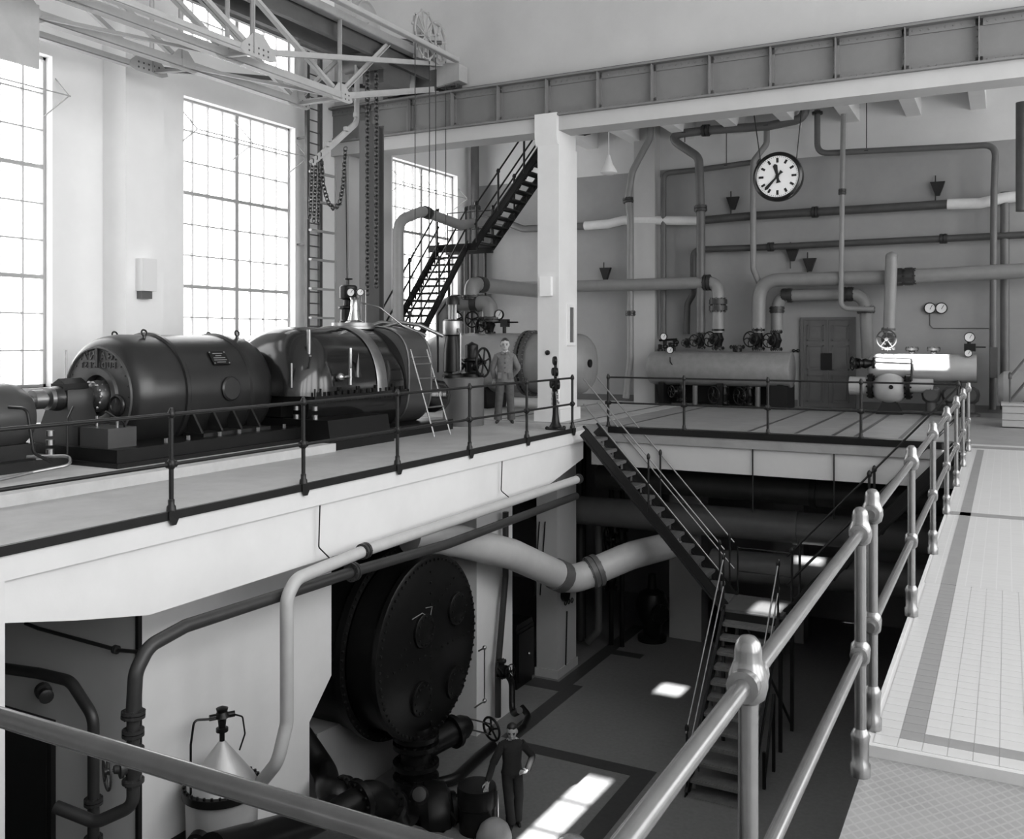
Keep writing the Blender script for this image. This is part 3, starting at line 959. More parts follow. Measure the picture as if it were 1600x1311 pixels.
# lettering reads mirrored, as the photograph shows it
def on_shield(dz):
    return lambda c: (GX - c.x * 1.0, 9.055 - c.z, GZ + dz + c.y)
text_mesh('GA NZ', .17, .012, on_shield(.565)).part('raised_lettering', 'shield_paint', shield, kind='stuff', sharp=1)
text_mesh('BUDAPEST', .125, .012, on_shield(.435)).part('raised_lettering', 'shield_paint', shield, kind='stuff', sharp=1)
bo = MB()
for i in range(26):
    a = 2 * PI * i / 26
    rivet(bo, (GX + .635 * math.cos(a), 9.055, GZ + .635 * math.sin(a)), (0, -1, 0), .016)
bo.part('bolt_ring', 'generator_paint', shield, kind='stuff')
MB().torus((GX + .42, 9.03, GZ - .12), (0, 1, 0), .13, .03, 24, 8).part('inspection_ring', 'generator_paint', shield)
# slip ring and commutator end inside the opening
cm = MB().lathe([(0, 8.86), (.13, 8.86), (.21, 8.9), (.23, 9.0), (.21, 9.1), (0, 9.12)], (GX + .05, 0, GZ), (0, 1, 0), 24)
for k in range(3):
    for i in range(14):
        a = 2 * PI * i / 14
        cm.ball((GX + .05 + .20 * math.cos(a), 8.90 + .08 * k, GZ + .20 * math.sin(a)), .028, 6, 4)
cm.part('slip_ring', 'steel_mid', gen)
# lifting eyes
for y in (9.62, 11.5):
    for sx in (-.35, .28):
        x = GX + sx; z = GZ + math.sqrt(R * R - sx * sx) + .05
        MB().torus((x, y, z + .02), (1, 0, .2), .045, .014, 16, 6).cyl((x, y, z - .07), (x, y, z - .01), .025, seg=8).part('lifting_eye', 'generator_paint', gen)
# name plate on the casing
a = 0.62
pc = Vector((GX + (R + .01) * math.cos(a), 10.66, GZ + (R + .01) * math.sin(a)))
rd = Vector((math.cos(a), 0, math.sin(a))); tg = Vector((-math.sin(a), 0, math.cos(a)))
npl = MB().bar(pc - tg * .12, pc + tg * .12, .34, .02, rd).part('name_plate', 'iron_black', gen)
ln = MB()
for k in range(5):
    q = pc + tg * (.08 - .04 * k) + rd * .012
    w = (.10, .06, .12, .13, .09)[k]
    ln.bar(q - Vector((0, w, 0)), q + Vector((0, w, 0)), .012, .004, rd)
ln.part('plate_print', 'pipe_light', npl, kind='stuff')
for s_, t_ in ((-1, -1), (-1, 1), (1, -1), (1, 1)):
    q = pc + tg * (.10 * s_) + Vector((0, .15 * t_, 0)) + rd * .012
    MB().ball(q, .014, 8, 5).part('plate_screw', 'steel_mid', npl)
# round hatch on the side
a = 0.05
pc = Vector((GX + R * math.cos(a), 10.75, GZ + R * math.sin(a)))
MB().lathe([(.19, -.04), (.19, .02), (.165, .04), (0, .04)], pc, (1, 0, .05), 28).part('side_hatch', 'generator_paint', gen)
# foot brackets with gussets
for i, y in enumerate((10.02, 10.42, 10.82, 11.22)):
    MB().prism([(-10.72, .36), (-10.42, .36), (-10.66, .72), (-10.74, .72)], y - .02, y + .02, 'XZ').part('foot_gusset', 'generator_paint', gen)
MB().box(-10.78, -10.36, 9.95, 11.35, .36, .41).part('foot_rail', 'generator_paint', gen)
for i, y in enumerate((9.2, 9.6, 10.2, 10.6, 11.0, 11.6)):
    MB().cyl((-10.3, y, .36), (-10.3, y, .42), .03, seg=6).part('foundation_bolt', 'steel_mid', gen)
# lower front housing and bearing pedestal
ped = MB().box(-12.0, -11.0, 8.35, 8.85, .36, .62).prism([(-11.85, .62), (-11.15, .62), (-11.28, .86), (-11.28, 1.1), (-11.72, 1.1), (-11.72, .86)], 8.4, 8.8, 'XZ')
ped.part('bearing_pedestal', 'generator_paint', gen)
MB().lathe([(0, 8.3), (.13, 8.3), (.17, 8.36), (.17, 8.84), (.13, 8.9), (0, 8.9)], (GX, 0, GZ), (0, 1, 0), 24, ru=1.2).part('bearing_housing', 'generator_paint', gen)
MB().box(GX - .13, GX + .13, 8.4, 8.8, GZ + .12, GZ + .2).prism([(GX - .13, GZ + .2), (GX + .13, GZ + .2), (GX, GZ + .27)], 8.42, 8.78, 'XZ').part('bearing_cap', 'iron_black', gen)
MB().cyl((GX - .02, 8.55, GZ + .26), (GX - .02, 8.55, GZ + .66), .016, seg=8).part('oil_thermometer', 'steel_mid', gen)
MB().cyl((GX, 7.3, GZ), (GX, 9.0, GZ), .06, seg=20).part('shaft', 'steel_bright', gen)
MB().lathe([(0, 8.02), (.13, 8.02), (.13, 8.18), (.08, 8.19), (.08, 8.23), (.15, 8.24), (.15, 8.32), (0, 8.32)], (GX, 0, GZ), (0, 1, 0), 28).part('shaft_coupling', 'steel_mid', gen)
for y in (9.955, 11.265): MB().torus((GX, y, GZ), (0, 1, 0), R - .004, .014, 56, 6).part('casing_seam', 'iron_black', gen)
MB().box(-10.9, -10.35, 8.3, 8.75, .36, .62).part('terminal_box', 'turbine_grey', gen)
for dx in (-.2, .2): MB().cyl((-10.62 + dx, 8.5, .62), (-10.62 + dx, 8.5, .76), .02, seg=8).part('terminal_stud', 'steel_mid', gen)
MB().tube(fillet([(-10.9, 8.2, .9), (-10.75, 8.0, .75), (-10.75, 8.0, .3)], .1), .014, 8).part('oil_pipe', 'iron_dark', gen)
MB().tube(fillet([(-10.4, 8.3, .85), (-10.3, 8.5, .7), (-10.5, 8.7, .5)], .1), .012, 8).part('oil_pipe', 'iron_dark', gen)

EY = .70
exc = thing('exciter', 'small dark round exciter motor cut by the left picture edge', 'exciter', (GX, 6.9 + EY, 0.13))
MB().lathe([(0, 5.9 + EY), (.3, 5.9 + EY), (.42, 6.0 + EY), (.45, 6.2 + EY), (.45, 6.9 + EY), (.42, 7.05 + EY), (.34, 7.16 + EY), (0.12, 7.22 + EY), (0, 7.22 + EY)], (GX, 0, .78), (0, 1, 0), 40).part('motor_casing', 'turbine_grey', exc)
MB().cyl((GX, 7.2 + EY, GZ - .06), (GX, 8.02, GZ - .02), .07, seg=18).part('shaft', 'steel_mid', exc)
MB().box(-12.1, -10.85, 5.8, 8.1, .13, .26).part('bed_plate', 'iron_dark', exc)
MB().box(-11.9, -11.1, 6.0 + EY, 7.1 + EY, .26, .45).part('motor_foot', 'iron_dark', exc)
MB().tube(fillet([(-10.9, 7.3, .95), (-10.55, 7.3, .95), (-10.5, 7.35, .4), (-10.5, 7.6, .26)], .12), .02, 8).part('oil_pipe', 'iron_dark', exc)
MB().tube(fillet([(-10.7, 7.4, .34), (-10.3, 7.7, .34), (-10.15, 7.6, .25), (-10.3, 7.2, .2), (-10.25, 6.6, .16)], .12), .02, 8).part('oil_pipe', 'steel_mid', exc)
for k in range(3):
    MB().cyl((-10.95, 7.9, .3 + .12 * k), (-10.95, 7.9, .37 + .12 * k), .05, seg=12).part('oil_cup', 'brass_bright', exc)

# ---- steam turbine
TX, TZ = -10.98, 0.86
tur = thing('steam_turbine', 'black glossy steam turbine with domed casing and grey jacket', 'turbine', (TX, 13.7, 0))
def ell(y, hw, hh, z0, n=28, xc=TX, p=2.3):
    row = []
    for i in range(n + 1):
        a = PI * i / n
        c, s = math.cos(a), math.sin(a)
        row.append((xc + hw * math.copysign(abs(c) ** (2 / p), c), y, z0 + hh * abs(s) ** (2 / p)))
    return row
rows = []
for k in range(10):
    q = k / 9
    s = math.sqrt(max(0, 1 - (1 - q) ** 2)) if k else .12
    rows.append(ell(11.70 + .75 * q, 1.03 * (.55 + .45 * s), 1.14 * max(.15, s), TZ))
rows.append(ell(13.3, 1.04, 1.15, TZ)); rows.append(ell(14.6, 1.04, 1.13, TZ))
MB().grid_loft(rows, closed=False, cap0=True, cap1=True).part('upper_casing', 'turbine_black', tur, sharp=60)
bd = [ell(13.62, 1.055, 1.165, TZ), ell(13.64, 1.065, 1.175, TZ), ell(13.90, 1.065, 1.175, TZ), ell(13.92, 1.055, 1.165, TZ)]
MB().grid_loft(bd, closed=False, cap0=False, cap1=False).part('casing_band', 'steel_mid', tur, sharp=60)
def full(y, hw, zc, hh, p=3.2, n=40):
    row = []
    for i in range(n):
        a = 2 * PI * i / n
        c, s = math.cos(a), math.sin(a)
        row.append((TX + hw * math.copysign(abs(c) ** (2 / p), c), y, zc + hh * math.copysign(abs(s) ** (2 / p), s)))
    return row
MB().grid_loft([full(14.55, 1.05, 1.08, .92), full(14.58, 1.09, 1.08, .955), full(15.30, 1.09, 1.08, .955), full(15.33, 1.05, 1.08, .92)], True, True, True).part('jacket_cover', 'turbine_grey', tur, sharp=40)
for y in (14.56, 15.32):
    MB().tube([Vector(p) for p in full(y, 1.095, 1.08, .96)] + [Vector(full(y, 1.095, 1.08, .96)[0])], .018, 6, caps=False).part('jacket_bead', 'steel_mid', tur)
MB().bar((TX + 1.10, 14.58, 1.45), (TX + 1.10, 15.3, 1.45), .015, .02).part('jacket_bead', 'steel_mid', tur)
MB().grid_loft([full(15.33, .95, 1.05, .82, 2.2), full(15.5, .93, 1.05, .80, 2.2), full(15.75, .75, 1.05, .62, 2.2), full(15.86, .4, 1.05, .3, 2.2)], True, True, True).part('end_dome', 'turbine_black', tur, sharp=60)
MB().lathe([(0.28, 0), (.33, .02), (.34, .3), (.28, .5), (.15, .6), (0, .62)], (-10.35, 15.6, .66), (.8, .6, 0), 28).part('exhaust_stub', 'turbine_black', tur)
MB().box(TX - 1.1, TX + 1.1, 11.85, 14.55, TZ - .10, TZ + .0).part('joint_flange', 'turbine_black', tur)
fb_ = MB()
for i in range(15):
    y = 11.98 + i * .17
    fb_.cyl((TX + 1.06, y, TZ - .12), (TX + 1.06, y, TZ + .06), .028, seg=6)
    if i % 3 == 0: fb_.cyl((TX + 1.06, y + .06, TZ + .0), (TX + 1.06, y + .06, TZ + .12), .018, seg=6)
fb_.part('joint_bolt_row', 'iron_black', tur, kind='stuff')
MB().grid_loft([ell(12.0, .85, -.75, TZ - .1), ell(14.5, .95, -.78, TZ - .1)], False).part('lower_casing', 'turbine_black', tur, sharp=60)
MB().box(-12.2, -9.52, 11.80, 13.55, 0, .14).part('base_foot', 'iron_black', tur)
MB().prism([(-9.56, .14), (-9.62, .48), (-12.0, .48), (-12.0, .14)], 11.85, 13.5, 'XZ').part('base_frame', 'iron_black', tur)
MB().box(-12.0, -9.75, 13.55, 15.9, 0, .2).part('base_frame', 'iron_black', tur)
MB().lathe([(0, 11.4), (.55, 11.4), (.66, 11.7), (.80, 12.4), (.98, 13.2), (1.06, 14.0), (.9, 14.8), (0, 15.0)], (-12.25, 0, .92), (0, 1, 0), 40).part('exhaust_hood', 'turbine_black', tur, sharp=60)
MB().box(-12.9, -10.6, 11.86, 12.1, .5, 1.02).part('coupling_guard', 'turbine_black', tur)
# sight fittings and handle on the dome
MB().cyl((TX + .75, 12.12, 1.40), (TX + .75, 12.12, 1.95), .035, seg=10).part('vent_pipe', 'steel_mid', tur)
tp = MB().cyl((TX + 1.02, 12.62, 1.15), (TX + 1.24, 12.62, 1.15), .03, seg=10).ball((TX + 1.06, 12.55, 1.15), .075, 12, 8).cyl((TX + 1.22, 12.62, 1.02), (TX + 1.22, 12.62, 1.30), .03, seg=10)
tp.part('sight_cock', 'brass_bright', tur)
MB().lathe([(.022, 0), (.03, .05), (.032, .36), (0, .37)], (TX + 1.22, 12.62, 1.28), (0, 0, 1), 12).part('thermometer_sleeve', 'steel_bright', tur)
MB().lathe([(.10, -.02), (.05, .12), (.012, .38), (0, .4)], (TX + .98, 13.1, 1.16), (.12, 0, 1), 12).part('spindle_horn', 'turbine_black', tur)
MB().cyl((TX + .85, 12.0, 1.32), (TX + 1.05, 11.8, 1.52), .02, seg=8).part('drain_lever', 'steel_mid', tur)
MB().cyl((TX + .7, 11.75, 1.0), (TX + .7, 11.75, 1.4), .018, seg=8).part('oil_stem', 'steel_mid', tur)
for k in range(4): MB().cyl((-11.0 + .2 * k, 11.9, 1.02), (-11.0 + .2 * k, 11.9, 1.2), .03, seg=8).part('cover_stud', 'steel_mid', tur)
lb = MB()
for (x, y) in ((-10.35, 11.95), (-10.0, 12.0)):
    for k in range(4): lb.cyl((x, y, .2 + .14 * k), (x, y, .27 + .14 * k), .05, seg=10)
lb.part('lower_stud_row', 'steel_mid', tur, kind='stuff')
# governor on top
gv = thing('governor', 'small polished governor with dial on top of the black turbine', 'governor', (TX - .1, 14.35, 1.98))
gx, gy, gz = TX - .10, 14.40, 1.98
MB().lathe([(0, 0), (.44, 0), (.44, .05), (.40, .06), (.40, .12), (0, .13)], (gx, gy, gz), (0, 0, 1), 32).part('mounting_disc', 'steel_mid', gv)
MB().lathe([(.2, .12), (.13, .17), (.085, .35), (.07, .55), (.09, .6), (0, .62)], (gx + .08, gy - .05, gz), (0, 0, 1), 20).part('spindle_cone', 'steel_bright', gv)
MB().lathe([(0, .1), (.16, .1), (.17, .16), (.15, .18), (.15, .38), (.19, .40), (.19, .44), (.1, .46), (.09, .56), (.17, .6), (.17, .82), (.14, .85), (0, .85)], (gx - .18, gy + .1, gz), (0, 0, 1), 22).part('oil_cylinder', 'iron_black', gv)
MB().cyl((gx - .18, gy + .1, gz + .85), (gx - .18, gy + .1, gz + .98), .018, seg=8).torus((gx - .18, gy + .1, gz + .97), (0, 0, 1), .07, .014, 16, 6).part('top_wheel', 'iron_black', gv)
gauge(gv, (gx + .05, gy - .12, gz + .70), .085, (.3, -1, 0))
gauge(gv, (gx + .22, gy - .05, gz + .70), .07, (.6, -1, 0))
for k in range(3): MB().cyl((gx + .02 + .1 * k, gy + .1, gz + .1), (gx + .02 + .1 * k, gy + .1, gz + .75), .016, seg=8).part('pillar_rod', 'steel_mid', gv)
MB().tube(fillet([(gx + .2, gy, gz + .5), (gx + .55, gy + .1, gz + .42), (gx + .9, gy + .4, gz + .05), (gx + 1.05, gy + .9, gz - .1)], .2), .015, 8).part('oil_pipe', 'steel_mid', gv)
# tubes over the turbine top
for k, (dx, dy) in enumerate(((.15, 15.0), (.45, 15.15))):
    MB().tube(fillet([(TX + dx - .3, dy - .2, 2.0), (TX + dx, dy, 2.12), (TX + dx + .35, dy + .2, 2.06), (TX + dx + .7, dy + .5, 1.85)], .1), .04, 10).part('oil_pipe', 'steel_mid', gv)

# ladder leaning at the turbine end
lad = thing('step_ladder', 'thin bright ladder leaning against the end of the turbine', 'ladder', onZ(690, 681, 0))
A = onZ(679, 683, 0.0); B = onZ(704, 679, 0.0)
up = onX(667, 546, -9.78) - B
for p in (A, B):
    MB().cyl(p, p + up, .016, seg=8).part('side_rail', 'steel_bright', lad)
for k in range(1, 6):
    q = k / 6
    MB().bar(A + up * q, B + up * q, .07, .02).part('rung', 'steel_mid', lad)

# ---- valve station between turbine and column
vs_ = thing('valve_station', 'round grey pedestal carrying a tall servo cylinder and valve', 'valve stand', onZ(724, 668, 0))
c = onZ(724, 664, 0)
MB().lathe([(0, 0), (.43, 0), (.43, .98), (.40, 1.0), (0, 1.0)], c, (0, 0, 1), 36).part('pedestal_drum', 'pipe_mid', vs_)
sc_ = onX(707, 600, c.x - .12); sc_.z = 1.0
MB().lathe([(0, 0), (.22, 0), (.22, .05), (.17, .1), (.19, .12), (.18, .6), (.14, .85), (.2, .87), (.2, 1.17), (.16, 1.19), (0, 1.19)], sc_, (0, 0, 1), 28).part('servo_column', 'iron_black', vs_)
MB().lathe([(.205, 0), (.21, .02), (.21, .26), (.205, .28)], sc_ + Vector((0, 0, .88)), (0, 0, 1), 28).part('servo_band', 'steel_mid', vs_)
for dx in (-.07, 0.0, .07): MB().cyl(sc_ + Vector((dx, 0, 1.18)), sc_ + Vector((dx, 0, 1.52)), .03, seg=10).part('piston_rod', 'steel_mid', vs_)
MB().lathe([(0, 0), (.15, 0), (.15, .1), (.1, .18), (0, .18)], sc_ + Vector((0, 0, 1.5)), (0, 0, 1), 20).part('servo_head', 'iron_black', vs_)
MB().tube(fillet([sc_ + Vector((.19, -.1, 1.0)), sc_ + Vector((.26, -.12, .9)), sc_ + Vector((.26, -.12, .12)), sc_ + Vector((.1, -.15, .08))], .06), .025, 8).part('oil_pipe', 'steel_mid', vs_)
MB().tube(fillet([sc_ + Vector((-.05, -.1, 1.6)), sc_ + Vector((-.3, -.1, 1.3)), sc_ + Vector((-.3, -.1, .1))], .15), .028, 8).part('oil_pipe', 'iron_dark', vs_)
vc = onX(737, 590, c.x + .05); vc.z = 1.0
MB().lathe([(0, 0), (.26, 0), (.26, .06), (.14, .1), (.16, .3), (.22, .34), (.22, .38), (.14, .4), (.14, .66), (.12, .68), (.03, .72), (0, .74)], vc, (0, 0, 1), 24).part('valve_body', 'iron_black', vs_)
for sx in (-.2, .16): MB().ball(vc + Vector((sx, -.12, .22)), .09, 12, 8).part('valve_boss', 'iron_black', vs_)
MB().cyl(vc + Vector((0, 0, .3)), vc + Vector((.3, 0, .3)), .03, seg=10).part('valve_spindle', 'steel_mid', vs_)
wheel_mesh(vc + Vector((.28, 0, .30)), (1, 0, 0), .30, .025, 6, .16).part('handwheel', 'iron_black', vs_)

# ---- gauge stand in front of the column
gs = thing('gauge_stand', 'slender black gauge stand with five dials before the white column', 'gauge stand', onZ(868, 674, 0))
c = onZ(868, 671, 0)
MB().lathe([(0, 0), (.20, 0), (.20, .025), (.13, .05), (.08, .14), (.06, .3), (.05, .7), (.045, .74), (.07, .78), (.07, .84), (.03, .88), (.03, 1.35), (0, 1.36)], c, (0, 0, 1), 24).part('stand_column', 'iron_black', gs)
for i in range(4):
    a = PI / 4 + PI / 2 * i
    MB().ball(c + Vector((.18 * math.cos(a), .18 * math.sin(a), .03)), .04, 8, 6).part('foot_lug', 'iron_black', gs)
ga = Vector((-.75, -.66, 0)).normalized()
sd = Vector((-ga.y, ga.x, 0))
for (du, z, r) in ((0, 1.36, .09), (-.09, 1.14, .085), (.09, 1.14, .085), (-.19, .90, .10), (.19, .90, .10)):
    q = c + sd * du + Vector((0, 0, z))
    gauge(gs, q, r, -ga)
    MB().cyl(q - ga * 0, c + Vector((0, 0, z - .12)), .014, seg=6).part('gauge_arm', 'brass_bright', gs)
for s_ in (-1, 1):
    MB().tube(fillet([c + sd * (.19 * s_) + Vector((0, 0, .8)), c + sd * (.21 * s_) + Vector((0, 0, .55)), c + sd * (.13 * s_) + Vector((0, 0, .45)), c + sd * (.10 * s_) + Vector((0, 0, .6)), c + sd * .04 * s_ + Vector((0, 0, .75))], .05), .018, 8).part('siphon_pipe', 'brass_bright', gs)
    for k in range(3): MB().ball(c + sd * (.18 * s_) + Vector((0, -.02, .5 + .1 * k)), .03, 8, 6).part('cock', 'brass_bright', gs)

# ---- boiler drum behind the column
YT, ZT, RT_ = 21.4, 1.17, .77
dr = thing('boiler_drum', 'long pale horizontal steam drum behind the white column', 'tank', (-11.4, YT, 0))
MB().lathe([(0, -13.4), (.4, -13.35), (.66, -13.15), (RT_, -12.85), (RT_, -10.3)], (-.58, YT, ZT), (1, 0, 0), 48).part('drum_shell', 'tank_light', dr)
MB().lathe([(RT_, -10.3), (RT_ + .07, -10.3), (RT_ + .07, -10.22)], (-.58, YT, ZT), (1, 0, 0), 48).lathe([(RT_ + .02, -10.22), (RT_ + .02, -10.16)], (-.58, YT, ZT), (1, 0, 0), 48).lathe([(RT_, -10.16), (RT_ + .07, -10.16), (RT_ + .07, -10.08), (RT_ - .02, -10.06)], (-.58, YT, ZT), (1, 0, 0), 48).part('drum_flange', 'pipe_dark', dr)
br = MB()
for i in range(44):
    a = 2 * PI * i / 44
    br.cyl((-10.92, YT + (RT_ + .045) * math.cos(a), ZT + (RT_ + .045) * math.sin(a)), (-10.62, YT + (RT_ + .045) * math.cos(a), ZT + (RT_ + .045) * math.sin(a)), .016, seg=6)
br.part('flange_bolt_ring', 'steel_mid', dr, kind='stuff')
MB().lathe([(RT_ - .02, -10.06), (RT_ - .02, -8.84), (RT_ - .06, -8.72), (.60, -8.60), (.4, -8.52), (.2, -8.47), (0, -8.455)], (-.58, YT, ZT), (1, 0, 0), 48).part('drum_end', 'pipe_light', dr, sharp=60)
MB().cyl((-9.12, YT - .22, ZT + .02), (-9.03, YT - .22, ZT + .02), .10, seg=20).part('manhole_plug', 'iron_black', dr)
for x in (-13.0, -11.9, -9.9):
    MB().prism([(YT - .5, 0), (YT + .5, 0), (YT + .6, .5), (YT + .4, .75), (YT - .4, .75), (YT - .6, .5)], x - .12, x + .12, 'YZ').part('saddle', 'iron_black', dr)
# fittings on the drum
gc = onY(788, 515, YT)
MB().cyl((gc.x, YT, 1.9), (gc.x, YT, 2.3), .05, seg=10).cyl((gc.x - .5, YT, 2.22), (gc.x + .4, YT, 2.22), .02, seg=8).ball((gc.x - .5, YT, 2.12), .09, 10, 8).box(gc.x - .08, gc.x + .12, YT - .08, YT + .08, 2.1, 2.3).part('safety_valve', 'iron_black', dr)
gauge(dr, (gc.x - .1, YT - .1, 2.42), .13, (0, -1, 0))
for xx in (720, 745):
    q = onY(xx, 505, YT)
    v_ = MB().cyl((q.x, YT, 1.9), (q.x, YT, 2.2), .06, seg=10).part('stop_valve', 'iron_black', dr)
    wheel_mesh((q.x, YT - .25, 2.3), (0, -1, 0), .2, .022, 5, .2).cyl((q.x, YT - .3, 2.3), (q.x, YT, 2.3), .03, seg=8).part('handwheel', 'iron_black', v_)

# lagged pipe bends rising from the drum
qa = onY(766, 506, YT); qb = onY(766, 474, YT); qc = onY(692, 474, YT); qd = onY(692, 545, YT)
pipe('steam_pipe', 'light lagged pipe bridge bending down both ways above the drum', [(qa.x, YT, 2.25), (qa.x, YT, qb.z), (qc.x, YT, qc.z), (qc.x, YT, 1.9)], .21, 'pipe_light', bend=.36, flanges=((0, .1, 1.5, .12), (1, .30, 1.12, .16), (1, .72, 1.12, .16)))
valve(bpy.data.objects['boiler_drum'], (qa.x, YT, 2.15), .24, wd=(-.3, -1, 0), m='iron_black')
qe = onY(737, 445, YT)
pipe('steam_pipe', 'grey pipe elbow turning back from the pipe bridge to the wall', [(qe.x, YT, qb.z + .1), (qe.x, YT, qe.z + .02), (qe.x + .4, 24.7, 3.2)], .20, 'pipe_light', bend=.34, flanges=((0, .15, 1.35, .1), (1, .12, 1.12, .2)))
# ================================================================== PIPE WALL OF THE FAR DECK
def pp(Y, *pts):
    return [onY(x, y, Y) for x, y in pts]
YP = 25.05
# horizontal runs
pipe('service_pipe', 'grey pipe with white lagged middle running along the wall below the dado', pp(YP, (745, 340), (792, 348), (818, 358), (916, 353)), .105, 'pipe_mid', bend=.4)
pipe('service_pipe', 'white lagged pipe length crossing the tall riser pipe', pp(YP, (914, 353), (950, 350), (975, 344), (1090, 345)), .13, 'pipe_white', bend=.5)
pipe('service_pipe', 'long grey pipe running right behind the clock above the door', pp(YP, (1090, 345), (1180, 337), (1482, 319)), .11, 'pipe_dark', bend=.3, flanges=((1, .33, 1.35, .14),))
pipe('service_pipe', 'white lagged pipe end at the upper right edge', pp(YP, (1480, 319), (1530, 318), (1570, 309), (1640, 303)), .13, 'pipe_white', bend=.4)
pipe('service_pipe', 'dark horizontal pipe with insulated drop above the near header', pp(YP, (1073, 522), (1074, 475), (1083, 460), (1083, 390), (1180, 387), (1640, 365)), .085, 'pipe_dark', bend=.25, flanges=((4, .06, 1.45, .14), (4, .67, 1.45, .14)))
pipe('service_pipe', 'upper grey pipe dropping beside the pale wall pillar', pp(YP - .05, (1037, 525), (1037, 271), (1100, 264), (1188, 252)), .075, 'pipe_mid', bend=.2, hangers=((onY(1135, 259, YP - .05), 7.4),))
# risers
pipe('riser_pipe', 'tall pale riser pipe with an S bend below the ceiling', pp(24.62, (1018, 165), (1016, 215), (988, 268), (981, 310), (985, 340), (985, 560), (978, 622)), .095, 'pipe_light', bend=.5, flanges=((3, .1, 1.6, .12), (4, .68, 1.5, .12)))
pipe('riser_pipe', 'thin dark pipe standing behind the tall pale riser', pp(25.25, (994, 360), (994, 618)), .05, 'pipe_black')
pipe('steam_pipe', 'large grey pipe hung under the ceiling and dropping to the near header', pp(24.5, (1258, 150), (1258, 185), (1200, 197), (1101, 204), (1040, 212), (1092, 246), (1095, 330), (1095, 520)), .115, 'pipe_mid', bend=.32, flanges=((2, .98, 1.4, .18), (5, .95, 1.5, .14)), hangers=((onY(1198, 197, 24.5), 7.4), (onY(1070, 208, 24.5), 7.1)))
pipe('riser_pipe', 'thin pipe curving down from the ceiling pipe behind the clock', pp(24.75, (1198, 200), (1198, 225), (1177, 252), (1177, 420), (1188, 446)), .08, 'pipe_light', bend=.25)
pipe('riser_pipe', 'slim pale pipe right of the clock ending in a valve beside the door', pp(24.35, (1318, 160), (1316, 304), (1314, 482), (1366, 483)), .062, 'pipe_light', bend=.2, flanges=((0, .97, 1.5, .12),))
pipe('service_pipe', 'pipe hooking down from the ceiling and running to the upper right', pp(24.6, (1277, 172), (1277, 240), (1556, 226), (1553, 300), (1551, 640)), .075, 'pipe_mid', bend=.28, flanges=((0, .07, 1.8, .06),), hangers=((onY(1354, 236, 24.6), 7.95),))
pipe('steam_pipe', 'large grey pipe arching from the near header along the wall to the right edge', pp(24.55, (1185, 520), (1186, 438), (1400, 433), (1660, 420)), .175, 'pipe_light', bend=.55, seg=20, flanges=((2, .05, 1.25, .42),))
pipe('steam_pipe', 'short grey arch pipe over the dark door between the headers', pp(24.85, (1214, 520), (1214, 462), (1352, 459), (1356, 560)), .155, 'pipe_light', bend=.42, seg=20, flanges=((0, .62, 1.25, .14), (1, .12, 1.2, .22), (1, .8, 1.2, .26), (2, .25, 1.4, .14)))
SP = pipe('steam_pipe', 'stout pale pipe standing on the far right header', pp(24.2, (1393, 402), (1389, 520)), .14, 'pipe_light', seg=20)
bt = onY(1393, 402, 24.2)
MB().lathe([(.14, 0), (.135, .05), (.1, .1), (0, .14)], bt, (0, 0, 1), 20).part('pipe_cap', 'pipe_light', SP)
pipe('steam_pipe', 'long grey steam pipe crossing behind the white column to the near header', pp(24.5, (735, 452), (800, 449), (960, 446), (1122, 441), (1122, 520)), .165, 'pipe_light', bend=.3, seg=20, flanges=((2, .90, 1.3, .16), (3, .45, 1.45, .30)))
pipe('riser_pipe', 'two-tone vertical pipe in the far wall corner', pp(24.9, (742, 225), (742, 330), (742, 520)), .13, 'pipe_mid', flanges=((0, .95, 1.4, .1),))
pipe('riser_pipe', 'thin vertical pipe beside the corner pipe', [onY(706, 380, 25.0), Vector((onY(706, 380, 25.0).x, 25.0, 0))], .06, 'pipe_mid')
pipe('steam_pipe', 'pale pipe arching in front of the far tall window', [onX(622, 515, -12.75), onX(622, 345, -12.75), onX(660, 330, -12.75), onX(720, 352, -12.75), onY(760, 345, 25.0)], .13, 'pipe_light', bend=.5, flanges=((2, .1, 1.2, .2),))
pipe('riser_pipe', 'black vertical pipe in the corner behind the wall staircase', [onY(728, 385, 24.6), Vector((onY(728, 385, 24.6).x, 24.6, 0))], .09, 'pipe_black')
pipe('riser_pipe', 'dark pipe end at the upper right picture edge', pp(22.5, (1597, 160), (1597, 330)), .12, 'pipe_dark')
pipe('riser_pipe', 'dim vertical pipe in the far right corner', pp(25.1, (1570, 300), (1570, 640)), .10, 'pipe_mid')
# pipe hooks: funnel-shaped brackets on the wall
def bracket(x, y, lab):
    q = onY(x, y, YB - .12)
    MB().prism([(q.x - .17, q.z + .14), (q.x + .17, q.z + .14), (q.x + .05, q.z - .2), (q.x - .05, q.z - .2)], YB - .18, YB - .05, 'XZ').cyl((q.x - .05, YB - .12, q.z - .4), (q.x - .05, YB - .12, q.z + .3), .018, seg=6).thing('pipe_bracket', lab, 'bracket', 'iron_dark')
bracket(1145, 316, 'dark funnel-shaped wall bracket left of the clock')
bracket(1465, 293, 'dark funnel-shaped wall bracket at the upper right')
bracket(946, 426, 'dark funnel-shaped wall bracket above the long steam pipe')
bracket(1265, 412, 'small dark wall bracket above the big pipe arch')
bracket(1238, 396, 'tiny dark wall bracket under the dark horizontal pipe')

